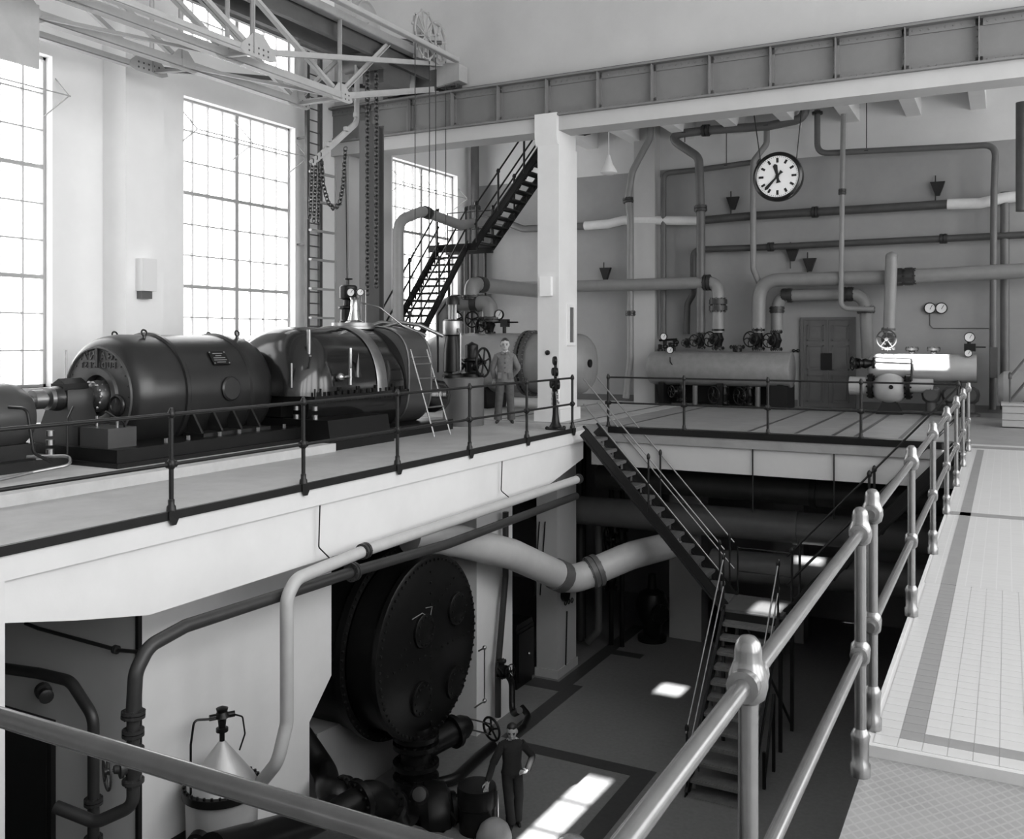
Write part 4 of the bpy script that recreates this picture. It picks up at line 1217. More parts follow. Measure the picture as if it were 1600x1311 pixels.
# ---- headers
def header(label, x0, x1, y, z, R, m='lagging'):
    h = thing('steam_header', label, 'tank', ((x0 + x1) / 2, y, 0))
    MB().lathe([(0, x0 - .05), (R * .55, x0 - .02), (R * .9, x0 + .05), (R, x0 + .18), (R, x1 - .02), (R * .97, x1), (0, x1)], (0, y, z), (1, 0, 0), 40).part('header_shell', m, h, sharp=60)
    return h
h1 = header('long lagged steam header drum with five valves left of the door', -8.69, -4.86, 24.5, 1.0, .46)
for x in (-8.25, -6.65, -5.1):
    MB().box(x - .07, x + .07, 24.15, 24.85, 0, .62).part('support_frame', 'iron_black', h1)
MB().box(-5.35, -4.92, 24.1, 25.1, 0, .6).part('support_box', 'iron_black', h1)
MB().box(-8.65, -5.3, 25.05, 25.1, 0.05, .75).part('void_shade_sheet', 'iron_black', h1)  # black sheet standing in for the dark shade beneath the header
for xx, yy, s in ((1095, 532, .21), (1122, 530, .27), (1185, 530, .27), (1213, 532, .25), (1073, 536, .12)):
    q = onY(xx, yy, 24.5)
    valve(h1, (q.x, 24.5 if s > .2 else 24.6, q.z), s, wd=(-.35, -1, 0))
q = onY(1152, 545, 24.5)
flange((q.x, 24.5, 1.58), (0, 0, 1), .2, .06, bolts=8).cyl((q.x, 24.5, 1.4), (q.x, 24.5, 1.56), .12, seg=14).part('blank_flange', 'iron_black', h1)
gauge(h1, onY(1037, 526, 24.35), .10); gauge(h1, onY(1047, 547, 24.0), .10)
q = onY(1047, 558, 24.0)
MB().tube(fillet([q, q + Vector((0, 0, -.12)), q + Vector((.06, .1, -.25))], .05), .015, 8).part('gauge_tube', 'iron_black', h1)
for k, (dx, dz) in enumerate(((0, 1.55), (.14, 1.65), (.3, 1.6), (.42, 1.7))):
    MB().lathe([(.05, 0), (.09, .03), (.09, .08), (.05, .1), (.06, .2), (0, .22)], (-8.4 + dx, 24.5, dz - .12), (0, 0, 1), 12).cyl((-8.4 + dx, 24.5, 1.3), (-8.4 + dx, 24.5, dz), .03, seg=8).part('trap_fitting', 'iron_black', h1)
MB().cyl((-8.4, 24.45, 1.75), (-7.9, 24.45, 1.78), .03, seg=8).ball((-7.9, 24.45, 1.7), .06, 8, 6).part('safety_lever', 'iron_black', h1)
for xx, yy, R_ in ((1040, 612, .15), (1106, 617, .22), (1146, 619, .22)):
    q = onY(xx, yy, 24.0)
    valve(h1, (q.x + .3, 24.45, q.z), .24, ax=(0, 0, 1), wd=(-.55, -.8, 0), R=R_, name='drain_valve')
for xx in (1086, 1184):
    q = onY(xx, 620, 24.3)
    MB().tube([(q.x, 24.3, .55), (q.x, 24.3, .02)], .07, 12).part('drain_pipe', 'pipe_mid', h1)

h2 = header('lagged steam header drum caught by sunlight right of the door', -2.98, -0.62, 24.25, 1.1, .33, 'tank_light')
for x in (-2.6, -1.0):
    MB().box(x - .06, x + .06, 24.05, 24.45, 0, .82).part('support_frame', 'iron_dark', h2)
q = onY(1388, 530, 24.2)
valve(h2, (q.x, 24.2, q.z), .26, m='pipe_dark', wd=(0, -1, 0), R=.22, curved=False)
for xx in (1425, 1459):
    q = onY(xx, 547, 24.25)
    flange((q.x, 24.25, 1.55), (0, 0, 1), .15, .06, bolts=8).cyl((q.x, 24.25, 1.38), (q.x, 24.25, 1.54), .07, seg=12).part('blank_flange', 'iron_dark', h2)
q = onY(1514, 540, 24.2)
gauge(h2, onY(1515, 527, 24.1), .12); gauge(h2, onY(1513, 552, 24.0), .09)
MB().cyl((q.x, 24.2, 1.3), (q.x, 24.2, 1.75), .04, seg=8).box(q.x - .1, q.x + .14, 24.12, 24.28, 1.5, 1.68).cyl((q.x, 24.2, 1.6), (q.x + .35, 24.2, 1.6), .018, seg=6).part('safety_valve', 'iron_black', h2)
valve(h2, onY(1352, 568, 24.0), .22, wd=(-1, -.5, 0), ax=(1, 0, 0), name='inlet_valve')
# pump set below the second header
pm = thing('feed_pump', 'pale round pump body under the sunlit steam header', 'pump', onZ(1392, 640, 0))
c = onY(1390, 607, 23.9)
MB().ball(c, .36, 24, 14, 1.15, 1, 1).part('pump_body', 'tank_light', pm)
MB().cyl(c + Vector((-.9, 0, .05)), c + Vector((-.42, 0, .05)), .22, seg=20).part('suction_pipe', 'tank_light', pm)
MB().cyl(c + Vector((.42, 0, .08)), c + Vector((.95, 0, .08)), .17, seg=20).part('discharge_pipe', 'tank_light', pm)
for dx in (-.42, .42): flange(c + Vector((dx, 0, .05)), (1, 0, 0), .3, .09, bolts=10).part('flange', 'iron_black', pm)
MB().prism([(c.x - .3, 0), (c.x + .3, 0), (c.x + .15, c.z - .3), (c.x - .15, c.z - .3)], 23.75, 24.05, 'XZ').part('pump_foot', 'iron_dark', pm)
MB().tube(fillet([c + Vector((-.35, -.2, .75)), c + Vector((.5, -.2, .72)), c + Vector((.5, -.2, .2))], .05), .025, 8).part('bypass_pipe', 'iron_dark', pm)
MB().cyl(c + Vector((.07, -.34, .05)), c + Vector((.07, -.38, .05)), .05, seg=14).part('name_disc', 'iron_black', pm)
for k, xx in enumerate((1455, 1487, 1515)):
    q = onY(xx, 600, 24.0)
    pv = thing('drain_pump', ['left dim pump under the sunlit header', 'middle dim pump under the sunlit header', 'right dim pump under the sunlit header'][k], 'pump', (q.x, 24.0, 0))
    MB().lathe([(0, 0), (.22, 0), (.22, .06), (.12, .1), (.12, .3), (.19, .36), (.22, .5), (.19, .62), (.1, .68), (0, .7)], (q.x, 24.0, 0), (0, 0, 1), 20).part('pump_body', 'pipe_dark', pv)
    flange((q.x, 23.78, .5), (0, 1, 0), .15, .06, bolts=8).part('flange', 'pipe_dark', pv)
tk = MB().lathe([(0, -.02), (.3, 0), (.4, .1), (.42, .3), (.42, .9), (0, .9)], onY(1560, 608, 23.9), (1, 0, 0), 24).thing('round_tank', 'dim round tank end behind the rightmost stair', 'tank', 'tank_light')
MB().box(-0.35, -.2, 24.0, 24.9, .9, 1.6).thing('control_box', 'dim control box hanging at the far right of the pipe wall', 'box', 'pipe_dark')

# ---- double door
dx0, dx1 = onY(1256, 600, YB).x, onY(1333, 600, YB).x
dtop = onY(1290, 500, YB).z
d1 = thing('door_1', 'dark grey panelled double door in the pipe wall', 'door', ((dx0 + dx1) / 2, YB, 0), kind='structure')
MB().box(dx0 - .07, dx0, YB - .1, YB, 0, dtop + .07).box(dx1, dx1 + .07, YB - .1, YB, 0, dtop + .07).box(dx0, dx1, YB - .1, YB, dtop, dtop + .07).part('door_frame', 'door_paint', d1)
mid = (dx0 + dx1) / 2
for a, b in ((dx0, mid - .012), (mid + .012, dx1)):
    lf = MB().box(a, b, YB - .06, YB - .015, 0.01, dtop).part('door_leaf', 'door_paint', d1)
    w = b - a
    for z0, z1 in ((.14, .86), (.98, 1.62), (1.74, dtop - .13)):
        fr = MB()
        x0, x1 = a + .15 * w, b - .15 * w
        for e in (0,):
            fr.box(x0, x1, YB - .085, YB - .06, z0, z0 + .03).box(x0, x1, YB - .085, YB - .06, z1 - .03, z1).box(x0, x0 + .03, YB - .085, YB - .06, z0, z1).box(x1 - .03, x1, YB - .085, YB - .06, z0, z1)
        fr.box(x0 + .07, x1 - .07, YB - .075, YB - .06, z0 + .07, z1 - .07)
        fr.part('door_panel', 'door_paint', lf)
MB().box(mid - .17, mid + .11, YB - .10, YB - .06, .98, 1.42).part('lock_plate', 'iron_black', d1)
MB().box(mid - .022, mid + .022, YB - .09, YB - .06, .01, dtop).part('meeting_bead', 'door_paint', d1)

# ---- clock hanging from the beam
YC = 20.0
cc = onY(1214.5, 275.5, YC)
Rc = px2m(34.5, cc)
ck = thing('hanging_clock', 'large round black-rimmed clock hanging under the ceiling', 'clock', cc - Vector((0, 0, Rc * 1.15)))
MB().lathe([(0, .26), (Rc * .95, .26), (Rc * 1.1, .2), (Rc * 1.13, .05), (Rc * 1.1, 0), (Rc * 1.0, -.025), (Rc * .94, .0), (Rc * .93, .03)], cc, (0, 1, 0), 56).part('clock_case', 'black_gloss', ck)
face = MB().cyl((cc.x, YC + .015, cc.z), (cc.x, YC + .04, cc.z), Rc * .935, seg=56).part('clock_face', 'clock_white', ck)
for i in range(12):
    a = 2 * PI * i / 12
    d = Vector((math.sin(a), 0, math.cos(a)))
    L = (.27 if i % 3 == 0 else .23) * Rc
    MB().bar(cc + d * (Rc * .76 - L / 2) + Vector((0, .012, 0)), cc + d * (Rc * .76 + L / 2 * .6) + Vector((0, .012, 0)), Rc * .10, .008, (0, -1, 0)).part('hour_mark', 'black_gloss', face)
mk = MB()
for i in range(60):
    a = 2 * PI * i / 60
    d = Vector((math.sin(a), 0, math.cos(a)))
    mk.bar(cc + d * Rc * .87 + Vector((0, .012, 0)), cc + d * Rc * .90 + Vector((0, .012, 0)), Rc * .02, .006, (0, -1, 0))
mk.part('minute_marks', 'black_gloss', face, kind='stuff')
def hand(a, L, tail, w, y, nm):
    d = Vector((math.sin(a), 0, math.cos(a)))
    s = Vector((d.z, 0, -d.x))
    o = cc + Vector((0, y, 0))
    b = MB()
    pts = [o + d * L, o + d * L * .86 + s * w * .9, o + d * L * .15 + s * w * .45, o - d * tail * .6 + s * w * .5, o - d * tail + s * w, o - d * tail - s * w, o - d * tail * .6 - s * w * .5, o + d * L * .15 - s * w * .45, o + d * L * .86 - s * w * .9]
    n = len(pts)
    b.add(pts + [p + Vector((0, .008, 0)) for p in pts], [tuple(range(n)), tuple(reversed(range(n, 2 * n)))] + [(i, i + n, (i + 1) % n + n, (i + 1) % n) for i in range(n)])
    b.part(nm, 'black_gloss', ck)
hand(math.radians(349), Rc * .58, Rc * .30, Rc * .11, -.004, 'hour_hand')
hand(math.radians(223), Rc * .82, Rc * .30, Rc * .085, -.016, 'minute_hand')
MB().cyl((cc.x, YC - .025, cc.z), (cc.x, YC + .02, cc.z), Rc * .08, seg=16).part('hand_boss', 'black_gloss', ck)
for sx, xt in ((-1, -.35), (1, .28)):
    MB().cyl((cc.x + sx * Rc * .8, YC + .12, cc.z + Rc * .75), (cc.x + xt * 1.3 + sx * .25, YC + .12, 7.96), .012, seg=6).part('hanging_wire', 'iron_dark', ck)
ps = onY(1277, 180, YC)
# ---- pair of round gauges on the wall
wg = thing('gauge_pair', 'two round white dials mounted side by side on the right wall', 'gauge', onY(1462, 492, YB - .1))
for x in (1453, 1471): gauge(wg, onY(x, 481.5, YB - .1), .14)
MB().tube([onY(1453, 490, YB - .03), onY(1453, 508, YB - .03), onY(1458, 513, YB - .03), onY(1545, 513, YB - .03)], .01, 6).part('gauge_tube', 'pipe_dark', wg)
q = onY(1243, 548, YB - .05)
MB().ball((q.x - .05, YB - .04, q.z), .045, 10, 6).ball((q.x + .06, YB - .04, q.z), .045, 10, 6).box(q.x - .05, q.x + .06, YB - .03, YB, q.z - .02, q.z + .02).thing('light_switch', 'small black twin wall switch left of the door', 'switch', 'black_gloss')
# pendant lamp
lm = thing('pendant_lamp', 'white glass pendant lamp beside the column top', 'lamp', onY(951, 270, 20.5))
q = onY(951, 207, 20.5)
MB().lathe([(.06, 0), (.14, -.03), (.05, -.12), (0, -.13)], (q.x, 20.5, 7.95), (0, 0, 1), 18).cyl((q.x, 20.5, 7.9), (q.x, 20.5, q.z), .014, seg=6).part('ceiling_rose', 'white_enamel', lm)
b_ = onY(951, 270, 20.5)
MB().cyl((q.x, 20.5, q.z), (q.x, 20.5, b_.z + .4), .014, seg=8).part('lamp_rod', 'white_enamel', lm)
MB().lathe([(.03, .42), (.05, .36), (.10, .2), (.19, .04), (.2, 0), (.12, -.04), (0, -.06)], (q.x, 20.5, b_.z), (0, 0, 1), 24).part('lamp_shade', 'white_enamel', lm)
# column fittings
q0, q1 = onY(847, 433, 18.28), onY(863, 462, 18.28)
bx = thing('junction_box', 'white box fixed to the front of the tall white column', 'box', ((q0.x + q1.x) / 2, 18.2, q1.z))
MB().box(q0.x, q1.x, 18.19, 18.30, q1.z, q0.z).part('box_body', 'white_enamel', bx)
MB().box(q0.x - .01, q1.x + .01, 18.18, 18.19, q1.z - .01, q0.z + .01).part('box_lid', 'white_enamel', bx)
th_a, th_b = onX(887, 475, -8.54), onX(897, 540, -8.54)
y0, y1 = th_a.y - .02, th_b.y + .02
tf = thing('column_thermometer', 'tall narrow white-framed thermometer on the side of the column', 'thermometer', (-8.54, (y0 + y1) / 2, th_b.z))
for b_ in (MB().box(-8.55, -8.51, y0, y0 + .08, th_b.z, th_a.z), MB().box(-8.55, -8.51, y1 - .08, y1, th_b.z, th_a.z), MB().box(-8.55, -8.51, y0 + .08, y1 - .08, th_a.z - .07, th_a.z), MB().box(-8.55, -8.51, y0 + .08, y1 - .08, th_b.z, th_b.z + .07)):
    b_.part('frame_bar', 'white_enamel', tf)
MB().box(-8.55, -8.535, y0 + .08, y1 - .08, th_b.z + .07, th_a.z - .07).part('tube_panel', 'pipe_mid', tf)
q = onY(856, 551, 18.3)
MB().lathe([(.055, 0), (.055, .03), (.03, .04), (0, .04)], (q.x, 18.30, q.z), (0, -1, 0), 16).thing('push_button', 'small round black button low on the column front', 'switch', 'black_gloss')
q = onX(900, 209, -8.5)
MB().cyl((-8.58, q.y, q.z), (-8.3, q.y, q.z - .04), .02, seg=8).cyl((-8.3, q.y, q.z - .04), (-8.15, q.y, q.z - .02), .03, seg=8).thing('hook_bracket', 'small dark hook sticking out of the column top', 'hook', 'iron_black')
q = onX(224, 430, -14.17)
bp = thing('junction_box', 'white box on the front of the left wall pillar', 'box', (-14.15, q.y, q.z - .25))
MB().box(-14.18, -14.0, q.y - .17, q.y + .17, q.z - .3, q.z + .3).part('box_body', 'white_enamel', bp)
MB().box(-14.18, -14.05, q.y - .14, q.y + .1, q.z - .44, q.z - .3).part('cable_gland', 'pipe_mid', bp)
# crate at the far right
c0, c1 = onZ(1566, 668, 0), onZ(1600, 668, 0)
cr = thing('storage_chest', 'pale wooden chest standing at the far right of the deck', 'chest', (c0.x + .4, c0.y + .3, 0))
for k in range(3): MB().box(c0.x, c0.x + 1.0, c0.y, c0.y + .6, .02 + .14 * k, .15 + .14 * k).part('side_board', 'tank_light', cr)
MB().box(c0.x - .02, c0.x + 1.02, c0.y - .02, c0.y + .62, .44, .49).part('lid', 'tank_light', cr)
# ================================================================== CRANE, CHAINS, LADDERS
def drop(x, y0, y1, X0, n=2):
    a = onX(x, y0, X0); b = onX(x, y1, X0)
    return [Vector((X0, (a.y + b.y) / 2, ZTOP - .3)), Vector((X0, (a.y + b.y) / 2, b.z))]
ZC, ZTOP, KX = 6.48, 8.04, 1.12
cr_ = thing('bridge_crane', 'pale riveted lattice crane bridge spanning the upper left', 'crane', (-12.3, 10.0, ZC))
XA, XB = -11.54, -12.62            # inner main trusses
XO, XI = -10.98, -13.33            # outer auxiliary trusses
YS = [14.57, 11.6, 8.65, 5.7, 2.75, -.2, -3.15]
YEND = 18.1
def lbar(b, p, q, w, h): return b.bar(p, q, w, h)
def member(nm, p, q, w=.09, h=.09, m='crane_light'):
    # angle-section lattice member: two thin legs
    p = Vector(p); q = Vector(q)
    b = MB()
    d = (q - p).normalized()
    up = Vector((0, 0, 1)) if abs(d.z) < .95 else Vector((1, 0, 0))
    sd = d.cross(up).normalized(); u2 = sd.cross(d)
    b.bar(p, q, w, .016, up)
    b.bar(p + u2 * h / 2 - sd * (w / 2 - .008), q + u2 * h / 2 - sd * (w / 2 - .008), .016, h, up)
    return b.part(nm, m, cr_)
rvc = MB()
def gusset(c, sx=.34, sz=.3, m='crane_light'):
    x, y, z = c
    MB().prism([(y - sx, z), (y - sx * .9, z + sz * .3), (y - .1, z + sz), (y + .1, z + sz), (y + sx * .9, z + sz * .3), (y + sx, z), (y + sx * .7, z - .05), (y - sx * .7, z - .05)], x + .05, x + .066, 'YZ').part('gusset_plate', m, cr_)
    for i in range(5):
        for j in range(2):
            rivet(rvc, (x + .066, y - .22 + .11 * i, z + .02 + .09 * j), (1, 0, 0), .02)
for x, y_last in ((XA, YS[0]), (XB, YS[0])):
    member('bottom_chord', (x, y_last, ZC), (x, -5.9, ZC), .16, .14)
    member('top_chord', (x, YEND, ZTOP - .02), (x, -5.9, ZTOP), .18, .16)
    member('end_chord', (x, y_last, ZC), (x, YEND, 7.45 if x == XA else 7.5), .12, .12)
    for i, y in enumerate(YS):
        member('truss_post', (x, y, ZC), (x, y, ZTOP), .09, .09)
        gusset((x, y, ZC))
        if i + 1 < len(YS):
            ym = (y + YS[i + 1]) / 2
            member('truss_diagonal', (x, y, ZC + .05), (x, YS[i + 1], ZTOP - .05), .08, .08)
    member('truss_diagonal', (x, YS[0], ZC + .05), (x, (YS[0] + YEND) / 2 - .1, ZTOP - .05), .08, .08)
for x, yl in ((XO, 11.68), (XI, 11.48)):
    member('bottom_chord', (x, yl, ZC), (x, -5.9, ZC), .12, .1)
    member('top_chord', (x, YEND, ZTOP), (x, -5.9, ZTOP), .10, .1)
    gusset((x, yl, ZC), .42, .36)
    for i, y in enumerate(YS[1:]):
        member('truss_post', (x, y, ZC), (x, y, ZTOP), .09, .09)
        if i + 2 < len(YS):
            member('truss_diagonal', (x, y, ZC + .05), (x, YS[i + 2], ZTOP - .05), .07, .07)
member('end_tie', (XO, 11.68, ZC + .02), onY(690, 103, 18.0), .09, .1)
member('end_tie', (XI, 11.48, ZC + .02), (-13.1, YEND, 7.7), .09, .09, 'crane_dark')
# wind bracing between the bottom chords
for i in range(1, len(YS)):
    member('wind_brace', (XI, YS[i], ZC), (XB, YS[i] + .2, ZC), .07, .07)
    member('wind_brace', (XA, YS[i] - .1, ZC), (XO, YS[i], ZC), .07, .07)
    member('wind_brace', (XB, YS[i], ZC + .02), (XA, YS[i - 1], ZC + .02), .06, .06)
    member('wind_brace', (XB, YS[i], ZTOP), (XA, YS[i - 1], ZTOP), .06, .06, 'crane_dark')
member('wind_brace', (XB, YS[0], ZC), (XA, YS[0], ZC), .08, .08)
# trolley runway beams
for x in (-11.75, -12.4):
    MB().box(x - .06, x + .06, -5.9, YEND, ZTOP + .02, ZTOP + .06).box(x - .012, x + .012, -5.9, YEND, ZTOP - .28, ZTOP + .02).box(x - .06, x + .06, -5.9, YEND, ZTOP - .32, ZTOP - .28).part('runway_beam', 'crane_dark', cr_)
MB().box(-13.2, -12.7, -5.9, YEND, ZTOP + .06, ZTOP + .09).part('walkway_plank', 'crane_dark', cr_)
q = onX(25, 75, -12.0)
MB().box(-12.02, -11.98, q.y - .5, onX(60, 75, -12.0).y, onX(60, 108, -12.0).z, onX(60, 42, -12.0).z + .3).part('hanging_panel', 'crane_light', cr_)
rvc.part('rivet_group', 'crane_dark', cr_, kind='stuff')
# end carriage on the girder rail
z0 = G1 + .10
MB().box(-13.35, -11.15, 18.28, 18.34, z0, z0 + .42).box(-13.35, -11.15, 18.54, 18.59, z0, z0 + .42).box(-13.35, -11.15, 18.3, 18.58, z0 + .40, z0 + .44).part('end_carriage', 'crane_dark', cr_)
MB().prism([(-11.6, z0 + .0), (-11.0, z0 + .08), (-11.0, z0 + .46), (-11.3, z0 + .52), (-11.6, z0 + .46)], 18.2, 18.58, 'XZ').part('buffer_box', 'crane_light', cr_)
MB().box(-13.0, -12.15, 18.1, 18.14, z0 - .06, z0 + .62).part('carriage_panel', 'crane_light', cr_)
for x in (-11.35, -13.0):
    wheel_mesh((x, YG, G1 + .30), (0, 1, 0), .22, .035, 6, .25).lathe([(.25, -.05), (.25, .05)], (x, YG, G1 + .30), (0, 1, 0), 28).part('track_wheel', 'crane_dark', cr_)
# hand chain wheels and pulleys
c = onX(665, 55, -11.2)
w = wheel_mesh(c, (1, .12, 0), .50, .022, 12, .12)
for i in range(12):
    a = 2 * PI * i / 12 + .3
    w.ball(c + Vector((0, math.cos(a), math.sin(a))) * .52, .035, 6, 5)
w.part('chain_wheel', 'crane_light', cr_)
c2 = onX(684, 68, -11.35)
wheel_mesh(c2, (1, .12, 0), .44, .045, 6, .14).part('chain_wheel', 'crane_light', cr_)
c3 = onX(572, 42, -12.4)
MB().lathe([(0, -.03), (.50, -.03), (.53, -.06), (.55, -.06), (.55, .06), (.53, .06), (.50, .03), (0, .03)], c3, (1, .15, 0), 40).cyl(c3 + Vector((-.1, 0, 0)), c3 + Vector((.12, 0, 0)), .08, seg=14).part('rope_pulley', 'crane_light', cr_)
MB().cyl(c + Vector((-.9, -.1, 0)), c2 + Vector((.1, 0, 0)), .045, seg=10).part('wheel_shaft', 'crane_dark', cr_)
MB().bar(c3 + Vector((.1, .1, -.1)), c + Vector((-.2, .2, -.25)), .1, .12).part('pulley_arm', 'crane_light', cr_)
MB().box(c.x - .28, c.x - .16, c.y - .08, c.y + .08, ZTOP - .1, c.z + .45).part('shaft_bearing', 'crane_light', cr_)
MB().box(-12.35, -11.8, 16.4, 17.4, ZTOP - .75, ZTOP - .15).part('hoist_gearbox', 'crane_dark', cr_)
MB().lathe([(0, -.5), (.2, -.5), (.2, .5), (0, .5)], (-12.1, (drop(574, 95, 462, -11.9)[0].y + drop(588, 95, 455, -11.9)[0].y) / 2, ZTOP - .35), (1, 0, 0), 20).part('hoist_drum', 'crane_dark', cr_)

# chains
def chain(name, label, pts, pitch=.075, w=.028, r=.010, m='link_metal', cat='chain'):
    pts = [Vector(p) for p in pts]
    # walk along the polyline
    L = 0; seg = []
    for a, b in zip(pts, pts[1:]): seg.append((a, b, (b - a).length)); L += (b - a).length
    b_ = MB()
    n = int(L / pitch)
    for i in range(n):
        d = (i + .5) * pitch
        for a, b, l in seg:
            if d <= l: break
            d -= l
        c = a.lerp(b, min(1, d / l)); ax = (b - a).normalized()
        u, v, _ = frame(ax)
        s = u if i % 2 else v
        h = pitch * .62
        b_.tube([c - ax * h - s * w * .45, c - ax * h + s * w * .45, c - ax * h * .6 + s * w, c + ax * h * .6 + s * w, c + ax * h + s * w * .45, c + ax * h - s * w * .45, c + ax * h * .6 - s * w, c - ax * h * .6 - s * w, c - ax * h - s * w * .45], r, 4, caps=False)
    return b_.thing(name, label, cat, m, kind='thing')
chain('hoist_chain', 'left heavy hoist chain hanging in front of the far window', drop(574, 95, 462, -11.9), .085, .045, .018)
chain('hoist_chain', 'right heavy hoist chain hanging in front of the far window', drop(588, 95, 455, -11.9), .085, .045, .018)
# guide rail bent away from the chain, with the spare chain loops
gr = thing('chain_guide', 'bent pale guide rail holding the bunched spare chain', 'chain guide', onX(485, 258, -12.2))
gp = [onX(558, 100, -12.2), onX(557, 192, -12.2), onX(486, 256, -12.2)]
gl = MB()
path = fillet(gp, .2, 5)
for a, b in zip(path, path[1:]): gl.bar(a, b, .12, .05, (1, 0, 0))
gl.part('guide_rail', 'crane_light', gr)
for x, y in ((553, 183), (538, 205), (508, 229)):
    q = onX(x, y, -12.2)
    MB().cbox(q + Vector((.05, 0, .04)), (.08, .09, .09)).part('guide_lug', 'crane_light', gr)
def cat_pts(x0, y0, x1, y1, sag, X0, n=14):
    out = []
    for i in range(n + 1):
        t_ = i / n
        x = x0 + (x1 - x0) * t_; y = y0 + (y1 - y0) * t_ + sag * 4 * t_ * (1 - t_)
        out.append(onX(x, y, X0))
    return out
chain('spare_chain', 'hanging loop of chain under the bent guide rail', [onX(502, 252, -12.1), onX(505, 290, -12.1), onX(512, 315, -12.1), onX(521, 326, -12.1), onX(530, 320, -12.1), onX(536, 290, -12.1), onX(540, 225, -12.1)], .08, .042, .016)
for i, (xa, yb) in enumerate(((486, 345), (492, 350), (498, 348))):
    chain('spare_chain', ['leftmost', 'middle', 'rightmost'][i] + ' of three bunched chain strands under the guide rail end', [onX(xa + 2, 249 - 5 * i, -12.2), onX(xa - 1, yb - 20, -12.2), onX(xa - 3 + i, yb, -12.2)], .07, .035, .014)
# thin hand ropes from the chain wheels
for i, (px_c, dy, zb_) in enumerate(((c, -.5, 262), (c, .5, 262), (c2, -.42, 262), (c2, .42, 262))):
    q = px_c + Vector((-dy * .12, dy, 0))
    MB().cyl(q, (q.x, q.y, 3.6), .011, seg=6).thing('hand_chain', ['leftmost thin hand chain hanging from the crane wheels', 'third thin hand chain hanging from the crane wheels', 'second thin hand chain hanging from the crane wheels', 'rightmost thin hand chain hanging from the crane wheels'][i], 'chain', 'link_metal')
a = onY(540, 235, 18.5)
MB().cyl((a.x, 18.5, 6.32), (a.x + .1, 18.45, 2.1), .010, seg=6).thing('pull_rope', 'thin dark rope hanging beside the wall pillar', 'rope', 'iron_dark')

# wall ladders
def ladder(name, label, x0, x1, X0, z0, z1, pitch, m, w=.045):
    ya, yb = onX(x0, 400, X0).y, onX(x1, 400, X0).y
    t = thing(name, label, 'ladder', (X0, (ya + yb) / 2, z0))
    for y in (ya, yb):
        MB().box(X0 - .04, X0 + .04, y - w, y + w, z0, z1).part('side_rail', m, t)
    s0 = None
    z = z0 + .2
    while z < z1:
        if s0 is None:
            s0 = MB().cyl((X0, ya, z), (X0, yb, z), .016, seg=8).part('rung', m, t); zc = WLOC[s0]
        else: inst(s0, (zc.x, zc.y, z), t)
        z += pitch
    for z in (1.5, 4.0, 6.5):
        MB().box(XW, X0, ya - .02, ya + .02, z, z + .04).part('wall_stay', m, t)
    return t
ladder('access_ladder', 'narrow grey ladder fixed up the wall right of the second window', 480, 500, -14.5, 0, 8.6, .27, 'crane_dark')
# cable rack: wide brackets
rk = thing('cable_rack', 'pale bracket rack on the wall pillar beside the ladder', 'rack', (-14.2, 18.3, 0))
yy = onX(522, 400, -14.3).y
MB().cyl((-14.25, yy, 0), (-14.25, yy, 6.0), .02, seg=8).part('rack_rod', 'crane_light', rk)
ya = onX(482, 400, -14.35).y
for k in range(8):
    MB().box(-14.34, -14.26, ya, yy, .9 + .68 * k, .95 + .68 * k).part('rack_arm', 'crane_light', rk)
# dark steel guide column for the hoist chains
dkx = onX(581, 300, -12.6)
dkc = thing('chain_guard', 'dark vertical steel channel behind the hoist chains', 'channel', (-12.6, dkx.y, 0))
MB().box(-12.66, -12.54, dkx.y - .38, dkx.y + .22, 0, 6.6).part('channel_web', 'crane_dark', dkc)
for s_ in (-.38, .22): MB().box(-12.6, -12.44, dkx.y + s_ - .02, dkx.y + s_ + .02, 0, 6.6).part('channel_lip', 'crane_dark', dkc)
# ================================================================== BASEMENT
def px_(X0, *pts): return [onX(x, y, X0) for x, y in pts]
# pipes slung under the deck beam
_tv = onX(347, 1230, -8.10)
lp = [Vector((-7.88, _tv.y + .28, onX(347, 1228, -8.10).z - .14))] + px_(-7.42, (434, 1190), (448, 1130), (448, 935), (462, 905), (500, 889), (571, 860), (905, 748))
pipe('water_pipe', 'pale pipe slung along the white beam and bending down to the small tank', lp, .078, 'pipe_pale', bend=.25, flanges=((5, .97, 1.35, .10), (6, .99, 1.25, .12)), cat='pipe')
for xx, y0, y1 in ((498, 795, 880), (783, 725, 785)):
    a, b = onX(xx, y0, -7.70), onX(xx, y1, -7.70)
    MB().tube(fillet([(-7.68, a.y, -.31), (-7.70, a.y, b.z + .2), (-7.55, a.y, b.z + .1), (-7.42, a.y, b.z - .02)], .05), .009, 6).thing('hanger_rod', 'thin dark rod hanging the pale pipe from the white beam, %s' % ('left one' if xx < 600 else 'right one'), 'rod', 'iron_dark')
dp = px_(-7.60, (208, 1118), (212, 1050), (232, 1010), (290, 978), (553, 893), (700, 850), (900, 775))
pipe('water_pipe', 'dark pipe running below the pale pipe under the white beam', dp, .072, 'pipe_deep', bend=.25, flanges=((0, .03, 1.6, .07), (3, .99, 1.75, .09)))
q = onX(208, 1118, -7.60); q2 = onX(205, 1178, -7.60); q3 = onX(203, 1262, -7.6)
vp = pipe('valve_pipe', 'dark pipe with handwheel valve looping at the lower left', [q, (q.x, q.y, q2.z - .3), (q.x, q.y, q3.z), (q.x - .35, q.y - .15, q3.z - .18), (q.x - .75, q.y - .3, q3.z - .05)], .062, 'pipe_deep', bend=.2, flanges=((0, .25, 1.7, .07),))
valve(vp, (q.x, q.y, q2.z - .12), .17, wd=(-.45, -.9, 0), m='pipe_deep', R=.17, curved=False)
YV = 6.9
